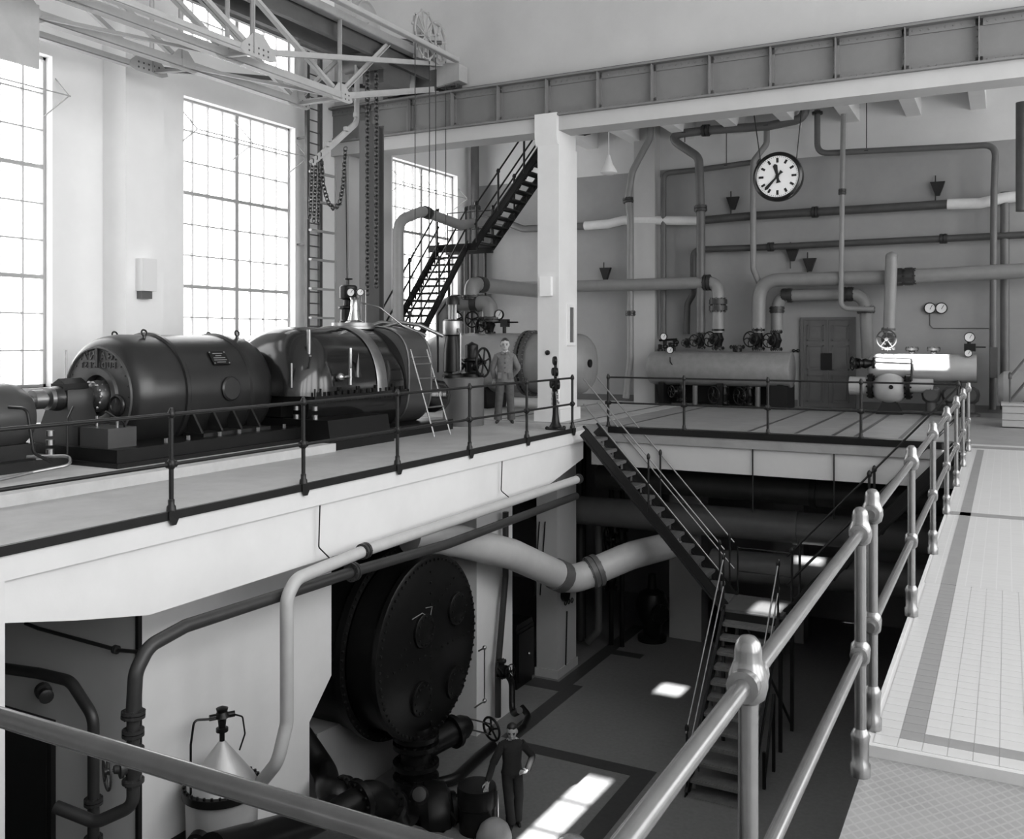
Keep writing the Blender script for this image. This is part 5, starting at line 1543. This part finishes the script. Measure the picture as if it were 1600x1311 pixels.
pipe('water_pipe', 'black pipe coming from the left edge and dropping beside the dark doors', [onY(-60, 1035, YV), onY(60, 1052, YV), onY(110, 1064, YV), onY(146, 1120, YV), onY(146, 1360, YV)], .062, 'pipe_black', bend=.25, flanges=((3, .55, 1.6, .07), (3, .8, 1.6, .07)))
pipe('water_pipe', 'thin dark pipe bracketed along the shaded block below the beam', [onY(40, 974, 7.15), onY(60, 982, 7.15), onY(185, 1016, 7.15), onY(222, 1019, 7.15)], .022, 'pipe_black', bend=.1, flanges=((1, .97, 2.2, .05),))
q = onY(75, 1080, 7.1)
pl = MB().lathe([(0, 0), (.09, 0), (.09, .1), (.06, .12), (.06, .25), (.08, .27), (0, .3)], (q.x - .1, 7.1, q.z), (1, -.5, 0), 16).thing('float_valve', 'short dark valve stub under the black pipe', 'valve', 'pipe_black')
MB().box(-8.63, -8.58, 7.28, 7.33, -5.4, -1.0).thing('cable_conduit', 'thin dark conduit on the edge of the white foundation block', 'conduit', 'iron_dark')
# dark doors in the shaded face of the block
a, b = onY(-60, 1200, 7.29), onY(86, 1200, 7.29)
zt = onY(40, 1112, 7.29).z
dd = thing('door_2', 'dark panelled steel doors in the shaded block face at the lower left', 'door', ((a.x + b.x) / 2, 7.28, ZB), kind='structure')
mx = (a.x + b.x) / 2 - .1
for x0, x1 in ((a.x, mx - .01), (mx + .01, b.x)):
    lf = MB().box(x0, x1, 7.24, 7.30, ZB, zt).part('door_leaf', 'iron_dark', dd)
    for z0, z1 in ((ZB + .15, ZB + 1.1), (ZB + 1.25, zt - .15)):
        MB().box(x0 + .08, x1 - .08, 7.225, 7.24, z0, z1).part('door_panel', 'iron_dark', lf)

# small conical air vessel on the block face
vx, vy = -8.10, onX(347, 1230, -8.10).y
zr, za, zb = onX(347, 1228, -8.10).z, onX(347, 1160, -8.1).z, onX(347, 1308, -8.1).z
av = thing('air_vessel', 'small pale tank with conical lid and valve on the white block', 'tank', (vx, vy, zb))
MB().lathe([(0, zb), (.34, zb), (.40, zb + .06), (.41, zr - .06)], (vx, vy, 0), (0, 0, 1), 36).part('vessel_body', 'copper_tank', av)
MB().lathe([(.41, zr - .06), (.45, zr - .06), (.45, zr + .03), (.40, zr + .04)], (vx, vy, 0), (0, 0, 1), 36).part('clamp_ring', 'iron_black', av)
rb = MB()
for i in range(30):
    t_ = 2 * PI * i / 30
    rb.cyl((vx + .425 * math.cos(t_), vy + .425 * math.sin(t_), zr), (vx + .425 * math.cos(t_), vy + .425 * math.sin(t_), zr + .06), .016, seg=6)
rb.part('clamp_bolt_ring', 'iron_black', av, kind='stuff')
MB().lathe([(.40, zr + .03), (.36, zr + .10), (.05, za), (.03, za + .02)], (vx, vy, 0), (0, 0, 1), 36).part('cone_lid', 'copper_tank', av, sharp=60)
MB().lathe([(.03, za), (.03, za + .12), (.07, za + .13), (.07, za + .17), (.04, za + .18), (.05, za + .27), (.09, za + .3), (.06, za + .36), (.07, za + .4), (0, za + .43)], (vx, vy, 0), (0, 0, 1), 16).cyl((vx - .08, vy - .12, za + .31), (vx + .08, vy + .12, za + .31), .035, seg=10).part('top_valve', 'iron_black', av)
MB().tube(fillet([(vx, vy - .1, za + .31), (vx - .1, vy - .33, za + .36), (vx - .1, vy - .38, za + .1), (vx - .1, vy - .38, zr + .03)], .06), .014, 8).part('side_tube', 'iron_black', av)
MB().tube(fillet([(vx, vy + .1, za + .31), (vx + .03, vy + .3, za + .2), (vx + .03, vy + .34, za - .02), (vx, vy + .28, za - .2)], .06), .010, 8).part('side_tube', 'iron_black', av)
MB().prism([(vx - .45, zb - .02), (vx + .42, zb - .02), (vx + .42, zb + .06), (vx - .45, zb - .3)], vy - .42, vy - .36, 'XZ').prism([(vx - .45, zb - .02), (vx + .42, zb - .02), (vx + .42, zb + .06), (vx - .45, zb - .3)], vy + .36, vy + .42, 'XZ').box(-8.6, vx + .42, vy - .36, vy + .36, zb - .03, zb).part('wall_bracket', 'iron_black', av)
MB().cyl((vx + .2, vy - .75, zb + .12), (vx + .05, vy - .35, zb + .2), .075, seg=14).part('inlet_stub', 'pipe_light', av)
flange((vx + .1, vy - .45, zb + .18), (-.3, .9, .15), .13, .08).part('flange', 'iron_black', av)

# ---- condenser
CXf, CYc, CZc, CR = -8.20, 12.67, -3.15, 1.43
cd = thing('condenser', 'huge black riveted condenser drum facing the pit', 'condenser', (-9.8, CYc, CZc - CR))
MB().lathe([(CR + .04, -11.5), (CR + .04, -8.86), ], (0, CYc, CZc), (1, 0, 0), 64).part('shell', 'iron_black', cd)
MB().lathe([(CR + .03, -8.92), (CR + .12, -8.92), (CR + .12, -8.80), (CR + .0, -8.80)], (0, CYc, CZc), (1, 0, 0), 64).part('shell_flange', 'iron_black', cd)
MB().lathe([(CR - .06, -8.82), (CR - .06, -8.32), (CR + .02, -8.30), (CR + .02, CXf - .02), (CR - .02, CXf), (0, CXf + .015)], (0, CYc, CZc), (1, 0, 0), 64).part('water_box', 'iron_black', cd)
for py, pz, r in ((660, 985, .27), (712, 950, .27), (656, 1092, .27), (709, 1066, .27)):
    q = onX(py, pz, CXf)
    cv = MB().lathe([(r, 0), (r, .05), (r * .9, .065), (0, .065)], (CXf, q.y, q.z), (1, 0, 0), 28).part('hand_hole_cover', 'iron_black', cd)
    bb_ = MB()
    for i in range(12):
        t_ = 2 * PI * i / 12
        bb_.cyl((CXf + .05, q.y + r * .8 * math.cos(t_), q.z + r * .8 * math.sin(t_)), (CXf + .085, q.y + r * .8 * math.cos(t_), q.z + r * .8 * math.sin(t_)), .018, seg=6)
    bb_.part('cover_bolt_ring', 'iron_dark', cv, kind='stuff')
rb = MB()
for i in range(72):
    t_ = 2 * PI * i / 72
    rb.cyl((CXf - .06, CYc + (CR - .05) * math.cos(t_), CZc + (CR - .05) * math.sin(t_)), (CXf + .03, CYc + (CR - .05) * math.cos(t_), CZc + (CR - .05) * math.sin(t_)), .022, seg=6)
    rb.cyl((-8.95, CYc + (CR + .08) * math.cos(t_), CZc + (CR + .08) * math.sin(t_)), (-8.77, CYc + (CR + .08) * math.cos(t_), CZc + (CR + .08) * math.sin(t_)), .022, seg=6)
for k in range(15):
    u_ = -1.2 + 2.4 * k / 14
    for (yy_, zz_) in ((0, u_), (u_, -.1), (.7 * u_, .75 * u_ * .5 + .55)):
        if yy_ * yy_ + zz_ * zz_ < 1.25 ** 2:
            rb.cyl((CXf, CYc + yy_, CZc + zz_), (CXf + .03, CYc + yy_, CZc + zz_), .018, seg=6)
rb.part('rivet_pattern', 'iron_dark', cd, kind='stuff')
ql = [onX(x, y, CXf + .05) for x, y in ((644, 968), (660, 958), (672, 966), (675, 948), (665, 950))]
MB().tube(ql, .008, 5).part('chalk_line', 'pipe_light', cd)
# gauge glass right of the drum
q0, q1 = onX(757, 1012, -8.1), onX(757, 1095, -8.1)
MB().cyl(q0, (q0.x, q0.y, q1.z), .012, seg=8).cyl((q0.x, q0.y - .35, q1.z), (q0.x, q0.y, q1.z), .015, seg=8).cyl((q0.x, q0.y - .2, q0.z), (q0.x, q0.y, q0.z), .015, seg=8).ball(q0, .04, 8, 6).ball((q0.x, q0.y, q1.z), .04, 8, 6).part('gauge_glass', 'brass_bright', cd)
# outlet below the drum
oc = onX(650, 1160, -8.35)
ot = thing('condensate_outlet', 'stacked black flanged outlet pipe under the condenser', 'pipe', (oc.x, oc.y, ZB))
zf = [onX(650, y, oc.x).z for y in (1148, 1162, 1192, 1215)]
MB().lathe([(.24, ZB), (.24, zf[3]), (.24, zf[0] + .15)], oc * 1 - Vector((0, 0, oc.z)), (0, 0, 1), 28).part('outlet_pipe', 'iron_black', ot)
for z in zf: flange((oc.x, oc.y, z), (0, 0, 1), .37, .07, 28, 12).part('flange', 'iron_black', ot)
MB().lathe([(.2, 0), (.2, .75), (.27, .76), (.27, .84), (.2, .85), (.2, 1.0), (.14, 1.12), (0, 1.15)], (oc.x, oc.y, zf[1] - .12), (.3, .95, .10), 24).part('side_branch', 'iron_black', ot)
w0 = onX(768, 1139, -7.9)
wheel_mesh(w0, (.3, .95, .1), .2, .022, 5, .2).part('handwheel', 'iron_black', ot)
for dz in (-.09, .09): MB().cyl((oc.x + .33, oc.y + 1.05, zf[1] + dz), w0 + Vector((0, -.02, dz)), .014, seg=8).part('yoke_rod', 'steel_bright', ot)

# circulating pump group
pg = thing('circulating_pump', 'black cast pump casing with flanged elbows on the basement floor', 'pump', onZ(640, 1320, ZB))
pc = onX(680, 1275, -7.75)
MB().lathe([(0, -.28), (.3, -.26), (.48, -.16), (.52, 0), (.48, .16), (.3, .26), (0, .28)], pc, (.75, .65, 0), 32).part('volute', 'iron_black', pg)
flange(pc + Vector((.2, .18, .0)), (.75, .65, 0), .33, .08, 26, 12).part('flange', 'iron_black', pg)
el = [onX(508, 1205, -8.85), onX(515, 1240, -8.0), onX(570, 1250, -7.8), onX(640, 1272, -7.75)]
MB().tube(fillet([el[0] + Vector((-.6, 0.05, .5)), el[0], el[1], el[2], el[3]], .4, 8), .175, 20).part('suction_elbow', 'iron_black', pg)
for k, (i, f) in enumerate(((1, .35), (2, .05), (2, .6))):
    c = el[i].lerp(el[i + 1], f)
    flange(c, el[i + 1] - el[i], .26, .08, 26, 12).part('flange', 'iron_black', pg)
sb_ = [onX(520, 1275, -7.75), onX(585, 1236, -7.6), onX(622, 1290, -7.5)]
MB().tube(fillet(sb_, .35, 8), .19, 20).part('return_elbow', 'iron_black', pg)
flange(sb_[0].lerp(sb_[1], .62), sb_[1] - sb_[0], .28, .08, 26, 12).part('flange', 'iron_black', pg)
flange(sb_[1].lerp(sb_[2], .55), sb_[2] - sb_[1], .28, .08, 26, 12).part('flange', 'iron_black', pg)
MB().tube(fillet([onX(330, 1330, -7.6), onX(470, 1290, -7.8), onX(520, 1265, -7.9)], .3), .19, 18).part('discharge_pipe', 'iron_black', pg)
MB().lathe([(0, 0), (.12, .02), (.14, .1), (.1, .2), (0, .22)], onX(655, 1245, -7.5), (.4, -.6, .5), 16).part('air_cock', 'iron_dark', pg)
MB().box(pc.x - .5, pc.x + .4, pc.y - .4, pc.y + .5, ZB, pc.z - .4).part('pump_foot', 'iron_black', pg)
pipe('drain_pipe', 'dark bent pipe lying on the basement floor beside the outlet', [onZ(680, 1225, ZB + .12), onZ(712, 1217, ZB + .12), onZ(752, 1180, ZB + .12), onZ(770, 1165, ZB + .12)], .09, 'iron_black', bend=.4)
# oil drum that the lower man leans on
dc = onZ(745, 1296, ZB)
DR = .29
ztop = -4.84
od = thing('pump_motor', 'black upright motor drum that the basement worker rests his hand on', 'motor', dc)
MB().lathe([(0, 0), (DR * .92, 0), (DR * .92, .36)], dc, (0, 0, 1), 32).part('motor_body', 'iron_black', od)
MB().lathe([(DR * .92, .36), (DR, .38), (DR * 1.02, ztop - ZB - .05), (DR * .98, ztop - ZB), (0, ztop - ZB + .01)], dc, (0, 0, 1), 32).part('motor_cowl', 'iron_black', od)
MB().cyl(dc + Vector((DR + .01, .1, .1)), dc + Vector((DR + .01, .1, .6)), .015, seg=8).part('side_rod', 'steel_bright', od)
MB().bar(dc + Vector((-.5, -.1, .2)), dc + Vector((-.28, -.12, .08)), .06, .12).part('foot_lug', 'iron_black', od)
hc = onX(772, 1310, -6.6)
hm_ = thing('motor_dome', 'pale domed motor cover at the bottom edge below the worker', 'motor', (hc.x, hc.y, ZB))
MB().lathe([(.27, -.9), (.27, -.05), (.26, .05), (.21, .18), (.12, .26), (0, .29)], hc, (.1, -.1, 1), 28).part('dome_cover', 'tank_light', hm_, sharp=60)
MB().lathe([(.28, -.12), (.29, -.1), (.29, -.02), (.28, 0)], hc, (.1, -.1, 1), 28).part('dome_band', 'steel_mid', hm_)
MB().cyl((hc.x, hc.y, ZB), hc - Vector((0, 0, .5)), .2, seg=20).part('motor_foot', 'iron_black', hm_)

# ---- big bent light pipe
bp_ = [onX(640, 838, -8.6), onX(720, 846, -8.3), onX(800, 866, -8.0), onX(893, 908, -7.6), onX(985, 868, -6.7), onX(1075, 845, -6.2)]
pipe('exhaust_pipe', 'fat pale pipe bending across the basement below the stairs', bp_[:5] + [bp_[5]], .275, 'pipe_pale', bend=.7, seg=24, flanges=((2, .78, 1.08, .22), (3, .38, 1.18, .2)), fm='pipe_mid')
# ---- horizontal pipes under the far deck
pipe('main_pipe', 'thick dark pipe right under the far deck fascia', [(-8.4, 20.2, -1.42), (-.6, 20.2, -1.42)], .28, 'pipe_dark', seg=20, flanges=((0, .62, 1.12, .1),))
pipe('main_pipe', 'thick grey pipe crossing the basement behind the left stair flight', [(-10.0, 19.56, -2.12), (-.6, 19.56, -2.02)], .32, 'pipe_mid', seg=24, flanges=((0, .66, 1.1, .08),), fm='pipe_mid')
pipe('main_pipe', 'thick pale pipe low behind the stair landing', [(-5.6, 19.8, -3.05), (-.4, 19.8, -2.9)], .33, 'pipe_mid', seg=24)
pipe('basement_riser', 'slim grey vertical pipe beside the pale basement column', [onY(935, 800, 20.2), onY(935, 985, 20.2), onY(918, 1003, 20.2)], .085, 'pipe_mid', bend=.2)
pipe('basement_riser', 'black vertical pipe just right of the basement column', [onY(907, 790, 20.4), onY(907, 1000, 20.4)], .11, 'pipe_black')
pipe('basement_riser', 'dark vertical pipe on the right foundation pier', [onX(790, 800, -8.45), onX(790, 900, -8.45), onX(778, 1045, -8.45), onX(778, 1120, -8.45)], .06, 'pipe_black', bend=.1, flanges=((0, .45, 1.7, .06),))
bpv = pipe('basement_riser', 'dark curved pipe leaving the valve beside the foundation pier', [onX(783, 1040, -8.3), onX(800, 1065, -8.2), onX(800, 1118, -8.1), onX(812, 1110, -7.8)], .06, 'iron_black', bend=.2)
valve(bpv, onX(783, 1045, -8.35), .16, wd=(1, -.2, 0), R=.13)
MB().tube(fillet([onX(815, 1105, -8.2), onX(826, 1118, -8.0), onX(818, 1135, -7.9), onX(800, 1150, -7.9)], .2), .06, 12).thing('hose', 'short black hose curling off the foundation pier foot', 'hose', 'iron_black')
# electrical cabinet
cb = thing('electric_cabinet', 'black metal switch cabinet between pier and basement column', 'cabinet', (-9.2, 17.55, ZB))
MB().box(-9.5, -8.98, 17.15, 17.95, ZB + .1, -4.28).part('cabinet_body', 'iron_black', cb)
MB().prism([(17.15, -4.28), (17.95, -4.28), (17.9, -4.16), (17.2, -4.16)], -9.5, -9.0, 'YZ').part('cabinet_top', 'iron_black', cb)
MB().box(-8.98, -8.95, 17.2, 17.9, ZB + .15, -4.35).part('cabinet_door', 'iron_black', cb)
MB().box(-9.45, -9.0, 17.2, 17.9, ZB, ZB + .1).part('cabinet_plinth', 'iron_black', cb)
MB().ball((-8.93, 17.62, -4.85), .035, 10, 8).part('cabinet_lock', 'steel_bright', cb)
# hanging valves and pumps in the dim rear
for k, (xx, yy, ws, lab) in enumerate(((972, 842, .3, 'dark valve with large handwheel hanging in the dim rear'), (912, 905, .2, 'black valve cluster beside the basement column'), (955, 905, .18, 'small dark valve in the dim rear below the bent pipe'))):
    q = onY(xx, yy, 20.8)
    vt = thing('gate_valve', lab, 'valve', (q.x, 20.8, q.z - .3))
    valve(vt, q, .25, ax=(0, 0, 1), wd=(-.8, -.6, 0), R=ws)
    MB().cyl((q.x, 20.8, q.z + .2), (q.x, 20.8, -.3), .06, seg=10).part('stand_pipe', 'iron_black', vt)
    MB().cyl((q.x, 20.8, q.z - .2), (q.x, 20.8, ZB), .06, seg=10).part('stand_pipe', 'iron_black', vt)
for k, (x, y, lab) in enumerate(((-9.6, 20.6, 'black pump behind the basement column'), (-7.6, 21.6, 'dim pump on the floor under the bent pipe'), (-6.0, 22.4, 'dim round vessel in the far basement'))):
    vt = thing('basement_pump', lab, 'pump', (x, y, ZB))
    MB().lathe([(0, 0), (.35, 0), (.35, .1), (.2, .14), (.25, .4), (.38, .6), (.4, .9), (.3, 1.15), (.12, 1.25), (.1, 1.6), (0, 1.62)], (x, y, ZB), (0, 0, 1), 24).part('pump_body', 'iron_black', vt)
    flange((x + .3, y - .3, ZB + .75), (1, -1, 0), .22, .08, 20, 8).part('flange', 'iron_black', vt)
# key board on the basement column
q = onX(890, 945, -8.52)
kb = thing('distribution_board', 'small black switch board on the side of the basement column', 'switch board', (-8.5, q.y, q.z))
MB().lathe([(.14, 0), (.16, .03), (.16, .1), (0, .1)], onX(880, 928, -8.525), (1, 0, 0), 18).part('round_meter', 'iron_black', kb)
for k in range(3): MB().torus(onX(884 + 5 * k, 942 - 2 * k, -8.5), (1, 0, 0), .05, .012, 12, 6).part('cable_eye', 'iron_dark', kb)
MB().cyl(onX(886, 955, -8.51), onX(884, 1040, -8.51), .016, seg=6).part('cable_drop', 'iron_dark', kb)
for xx in (843, 852):
    a = onX(xx, 812, -9.03); 
    q0, q1 = onY(xx, 815, 18.15), onY(xx - 8, 930, 18.15)
    MB().cyl(q0, q1, .012, seg=6).thing('hanging_cable', 'thin dark cable hanging in front of the basement column, %s' % ('left' if xx < 850 else 'right'), 'cable', 'iron_dark')
# ================================================================== PEOPLE
def person(name, label, loc, yaw, scale, pose, top_m, leg_m, jacket=True):
    V = []; R = []; E_ = []
    idx = {}
    def J(n, p, r, par=None):
        idx[n] = len(V); V.append(Vector(p)); R.append(r)
        if par: E_.append((idx[par], idx[n]))
    J('pelvis', (0, 0, .96), (.155, .115))
    J('spine', (0, .01, 1.12), (.15, .11), 'pelvis')
    J('chest', (0, .0, 1.30), (.15, .11), 'spine')
    J('upper', (0, .015, 1.42), (.13, .09), 'chest')
    J('neck', (0, .0, 1.50), (.055, .055), 'upper')
    J('skull', (0, -.01, 1.58), (.06, .065), 'neck')
    for s, n in ((1, 'l'), (-1, 'r')):
        hp = pose['leg_' + n]
        J('hip' + n, (s * .085, 0, .90), (.095, .10), 'pelvis')
        J('knee' + n, hp[0], (.068, .07), 'hip' + n)
        J('calf' + n, Vector(hp[0]).lerp(Vector(hp[1]), .4) + Vector((0, .015, 0)), (.064, .066), 'knee' + n)
        J('ankle' + n, hp[1], (.05, .055), 'calf' + n)
        J('heel' + n, Vector(hp[1]) + Vector((0, .02, -.05)), (.042, .045), 'ankle' + n)
        J('toe' + n, Vector(hp[1]) + Vector((s * .03, -.17, -.058)), (.042, .03), 'heel' + n)
        ap = pose['arm_' + n]
        J('sh' + n, (s * .155, .01, 1.40), (.066, .066), 'upper')
        J('el' + n, ap[0], (.052, .052), 'sh' + n)
        J('wr' + n, ap[1], (.034, .036), 'el' + n)
        d = (Vector(ap[1]) - Vector(ap[0])).normalized()
        f = Vector(ap[2]).normalized() if len(ap) > 2 else d
        side = Vector((0, -1, 0)).cross(f)
        if side.length < .2: side = Vector((1, 0, 0)).cross(f)
        side.normalize()
        pal = Vector(ap[1]) + f * .075
        J('pm' + n, pal, (.042, .02), 'wr' + n)
        curl = f.cross(side) * (.35)
        for k, L in enumerate((.07, .085, .08, .06)):
            o = side * (-.03 + .02 * k)
            J('f%d%s' % (k, n), pal + o + f * .03, (.011, .011), 'pm' + n)
            J('g%d%s' % (k, n), pal + o * 1.15 + f * (.03 + L * .5), (.010, .010), 'f%d%s' % (k, n))
            J('h%d%s' % (k, n), pal + o * 1.15 + f * (.03 + L * .85) + curl * L * .9, (.009, .009), 'g%d%s' % (k, n))
        th = Vector(ap[1]) + f * .035 - side * .035
        J('t0' + n, th, (.014, .014), 'wr' + n)
        J('t1' + n, th - side * .03 + f * .035, (.012, .012), 't0' + n)
        J('t2' + n, th - side * .035 + f * .07 + curl * .03, (.010, .010), 't1' + n)
    me = bpy.data.meshes.new(name)
    me.from_pydata([tuple(v) for v in V], E_, [])
    o = bpy.data.objects.new(name, me)
    COL.objects.link(o)
    sk = o.modifiers.new('skin', 'SKIN')
    sk.use_smooth_shade = True
    sd = me.skin_vertices[0].data
    for i, r in enumerate(R):
        sd[i].radius = r
        sd[i].use_root = (i == 0)
    sb = o.modifiers.new('sub', 'SUBSURF'); sb.levels = 2; sb.render_levels = 2
    bpy.context.view_layer.update()
    ev = o.evaluated_get(bpy.context.evaluated_depsgraph_get())
    em = ev.to_mesh()
    b = MB()
    b.add([v.co for v in em.vertices], [tuple(p.vertices) for p in em.polygons])
    bpy.data.objects.remove(o)
    # head: skull, jaw, nose, ears, brow
    ht = pose.get('head', (0, 0))
    hb = MB()
    hb.ball((0, -.005, 1.635), .1, 20, 14, .78, .95, 1.08)
    hb.ball((0, -.03, 1.58), .075, 16, 10, .82, .85, 1.0)
    hb.lathe([(.016, 0), (.011, .03), (.004, .05), (0, .052)], (0, -.098, 1.595), (0, .25, 1), 8)
    hb.ball((0, -.105, 1.598), .016, 8, 6)
    for s in (-1, 1): hb.ball((s * .079, .005, 1.615), .028, 10, 6, .4, .8, 1.15)
    hb.ball((0, -.088, 1.558), .026, 10, 6, 1.1, .5, .35)
    M = Matrix.Translation((0, 0, 1.5)) @ Matrix.Rotation(ht[0], 4, 'Z') @ Matrix.Rotation(ht[1], 4, 'X') @ Matrix.Scale(1.12, 4) @ Matrix.Translation((0, 0, -1.5))
    b.add([M @ Vector(p) for p in hb.v], hb.f)
    hands = [V[idx['wr' + n]] for n in 'lr']
    hdir = [(V[idx['pm' + n]] - V[idx['wr' + n]]).normalized() for n in 'lr']
    Rz = Matrix.Rotation(yaw, 4, 'Z')
    T = Matrix.Translation(Vector(loc)) @ Rz @ Matrix.Scale(scale, 4)
    cents = [sum((Vector(b.v[i]) for i in f), Vector()) / len(f) for f in b.f]
    root = thing(name, label, 'person', loc)
    w = MB(); w.add([T @ Vector(p) for p in b.v], b.f)
    ob = w.part('body', top_m, root, sharp=180)
    for m in (leg_m, 'skin', 'shoe'): ob.data.materials.append(MATS[m])
    elb = [V[idx['el' + n]] for n in 'lr']
    mi = []
    for c in cents:
        k = 0
        if c.z > 1.485: k = 2
        elif c.z < .095: k = 3
        elif c.z < .97: k = 1
        for hnd, f in zip(hands, hdir):
            al = (c - hnd).dot(f)
            if -.01 < al < .24 and ((c - hnd) - f * al).length < .075: k = 2
        if abs(c.x) > .2 and c.z > .8 and k == 1: k = 0
        mi.append(k)
    ob.data.polygons.foreach_set('material_index', mi)
    # hair
    h = MB()
    rows = []
    for (z, r, yo) in ((1.60, .0, 0), (1.61, .083, .02), (1.655, .086, .012), (1.70, .078, .004), (1.735, .05, .0), (1.752, .02, 0)):
        if r == 0: continue
        rows.append([(r * .95 * math.cos(t_), yo + r * 1.18 * math.sin(t_) if math.sin(t_) > 0 else yo + r * 1.08 * math.sin(t_) * (1 if z > 1.68 else .25), z) for t_ in [2 * PI * i / 20 for i in range(20)]])
    h.grid_loft(rows)
    hw = MB(); hw.add([T @ (M @ Vector(p)) for p in h.v], h.f)
    hw.part('hair', 'hair', ob, sharp=180)
    for s in (-1, 1):
        e = MB().ball((s * .032, -.088, 1.628), .012, 8, 6).box(s * .032 - .018, s * .032 + .018, -.097, -.085, 1.645, 1.653)
        ew = MB(); ew.add([T @ (M @ Vector(p)) for p in e.v], e.f)
        ew.part('eye', 'hair', ob)
    # jacket
    jk = MB()
    rows = []
    for (z, rx, ry, yo) in ((.86 if jacket else .93, .19, .15, 0), (.98, .172, .138, 0), (1.10, .158, .13, .005), (1.25, .168, .13, 0), (1.36, .172, .12, .01), (1.425, .14, .1, .015), (1.465, .08, .076, .012), (1.495, .066, .066, .005)):
        rows.append([(rx * math.cos(t_), yo + ry * math.sin(t_) * (1 + .03 * math.cos(7 * t_) * (1.3 - z)), z) for t_ in [2 * PI * i / 32 for i in range(32)]])
    jk.grid_loft(rows, cap0=False, cap1=False)
    for n in 'lr':
        a_, e_, w_ = V[idx['sh' + n]], V[idx['el' + n]], V[idx['wr' + n]]
        fp = fillet([a_ + Vector((0, 0, .01)), e_, e_.lerp(w_, .93)], .08, 5)
        jk.tube(fp, [.07 - .016 * i / (len(fp) - 1) for i in range(len(fp))], 14)
    jw = MB(); jw.add([T @ Vector(p) for p in jk.v], jk.f)
    jo = jw.part('jacket', top_m, ob, sharp=70)
    if jacket:
        for s in (-1, 1):
            c = MB().prism([(s * .005, 1.475), (s * .07, 1.50), (s * .085, 1.455), (s * .03, 1.43)], -.125, -.115, 'XZ')
            cw = MB(); cw.add([T @ Vector(p) for p in c.v], c.f); cw.part('collar', top_m, jo)
            pk = MB().prism([(s * .07, .93), (s * .15, .93), (s * .15, 1.06), (s * .07, 1.06)], -.155, -.14, 'XZ')
            pw = MB(); pw.add([T @ Vector(p) for p in pk.v], pk.f); pw.part('pocket', top_m, jo)
        bt_ = MB()
        for k in range(4): bt_.ball((.0, -.142 - .004 * k, 1.36 - .1 * k), .011, 8, 5)
        bw = MB(); bw.add([T @ Vector(p) for p in bt_.v], bt_.f); bw.part('button_row', 'iron_dark', jo, kind='stuff')
    # wide trouser legs
    for n in 'lr':
        hp_, kn, an = V[idx['hip' + n]], V[idx['knee' + n]], V[idx['ankle' + n]]
        tr = MB().tube([hp_ + Vector((0, 0, .04)), hp_.lerp(kn, .5), kn, kn.lerp(an, .5), an + Vector((0, 0, -.015))], [.10, .092, .082, .08, .084], 16)
        tw = MB(); tw.add([T @ Vector(p) for p in tr.v], tr.f); tw.part('trouser_leg', leg_m, ob, sharp=70)
    return root

q = onZ(789, 661, 0)
face_cam = YAW - math.atan2(789 - CX, FPX)
person('person', 'man in a work jacket standing with hands behind his back by the column', (q.x, q.y, 0), face_cam + .02, 1.02, {
    'leg_l': ((.11, -.01, .50), (.135, .02, .09)), 'leg_r': ((-.12, -.01, .50), (-.15, .02, .09)),
    'arm_l': ((.28, .08, 1.14), (.15, .17, .98), (-.9, .2, -.3)), 'arm_r': ((-.27, .05, 1.14), (-.21, .10, .92), (.2, .1, -1)),
    'head': (0, .10)}, 'cloth_blue', 'cloth_trousers')
q = onZ(800, 1292, ZB)
fy = YAW - math.atan2(0, FPX)
person('person', 'worker in dark overalls resting a hand on the black motor drum', (q.x, q.y, ZB), fy + .10, .885, {
    'leg_l': ((.12, .03, .50), (.10, .10, .09)), 'leg_r': ((-.06, -.06, .50), (-.02, -.02, .09)),
    'arm_l': ((.36, .06, 1.16), (.24, -.10, .97), (-.5, -.3, .1)), 'arm_r': ((-.33, -.09, 1.12), (-.43, -.22, .88), (-.15, -.2, -.6)),
    'head': (-.15, .25)}, 'cloth_dark', 'cloth_dark', jacket=False)
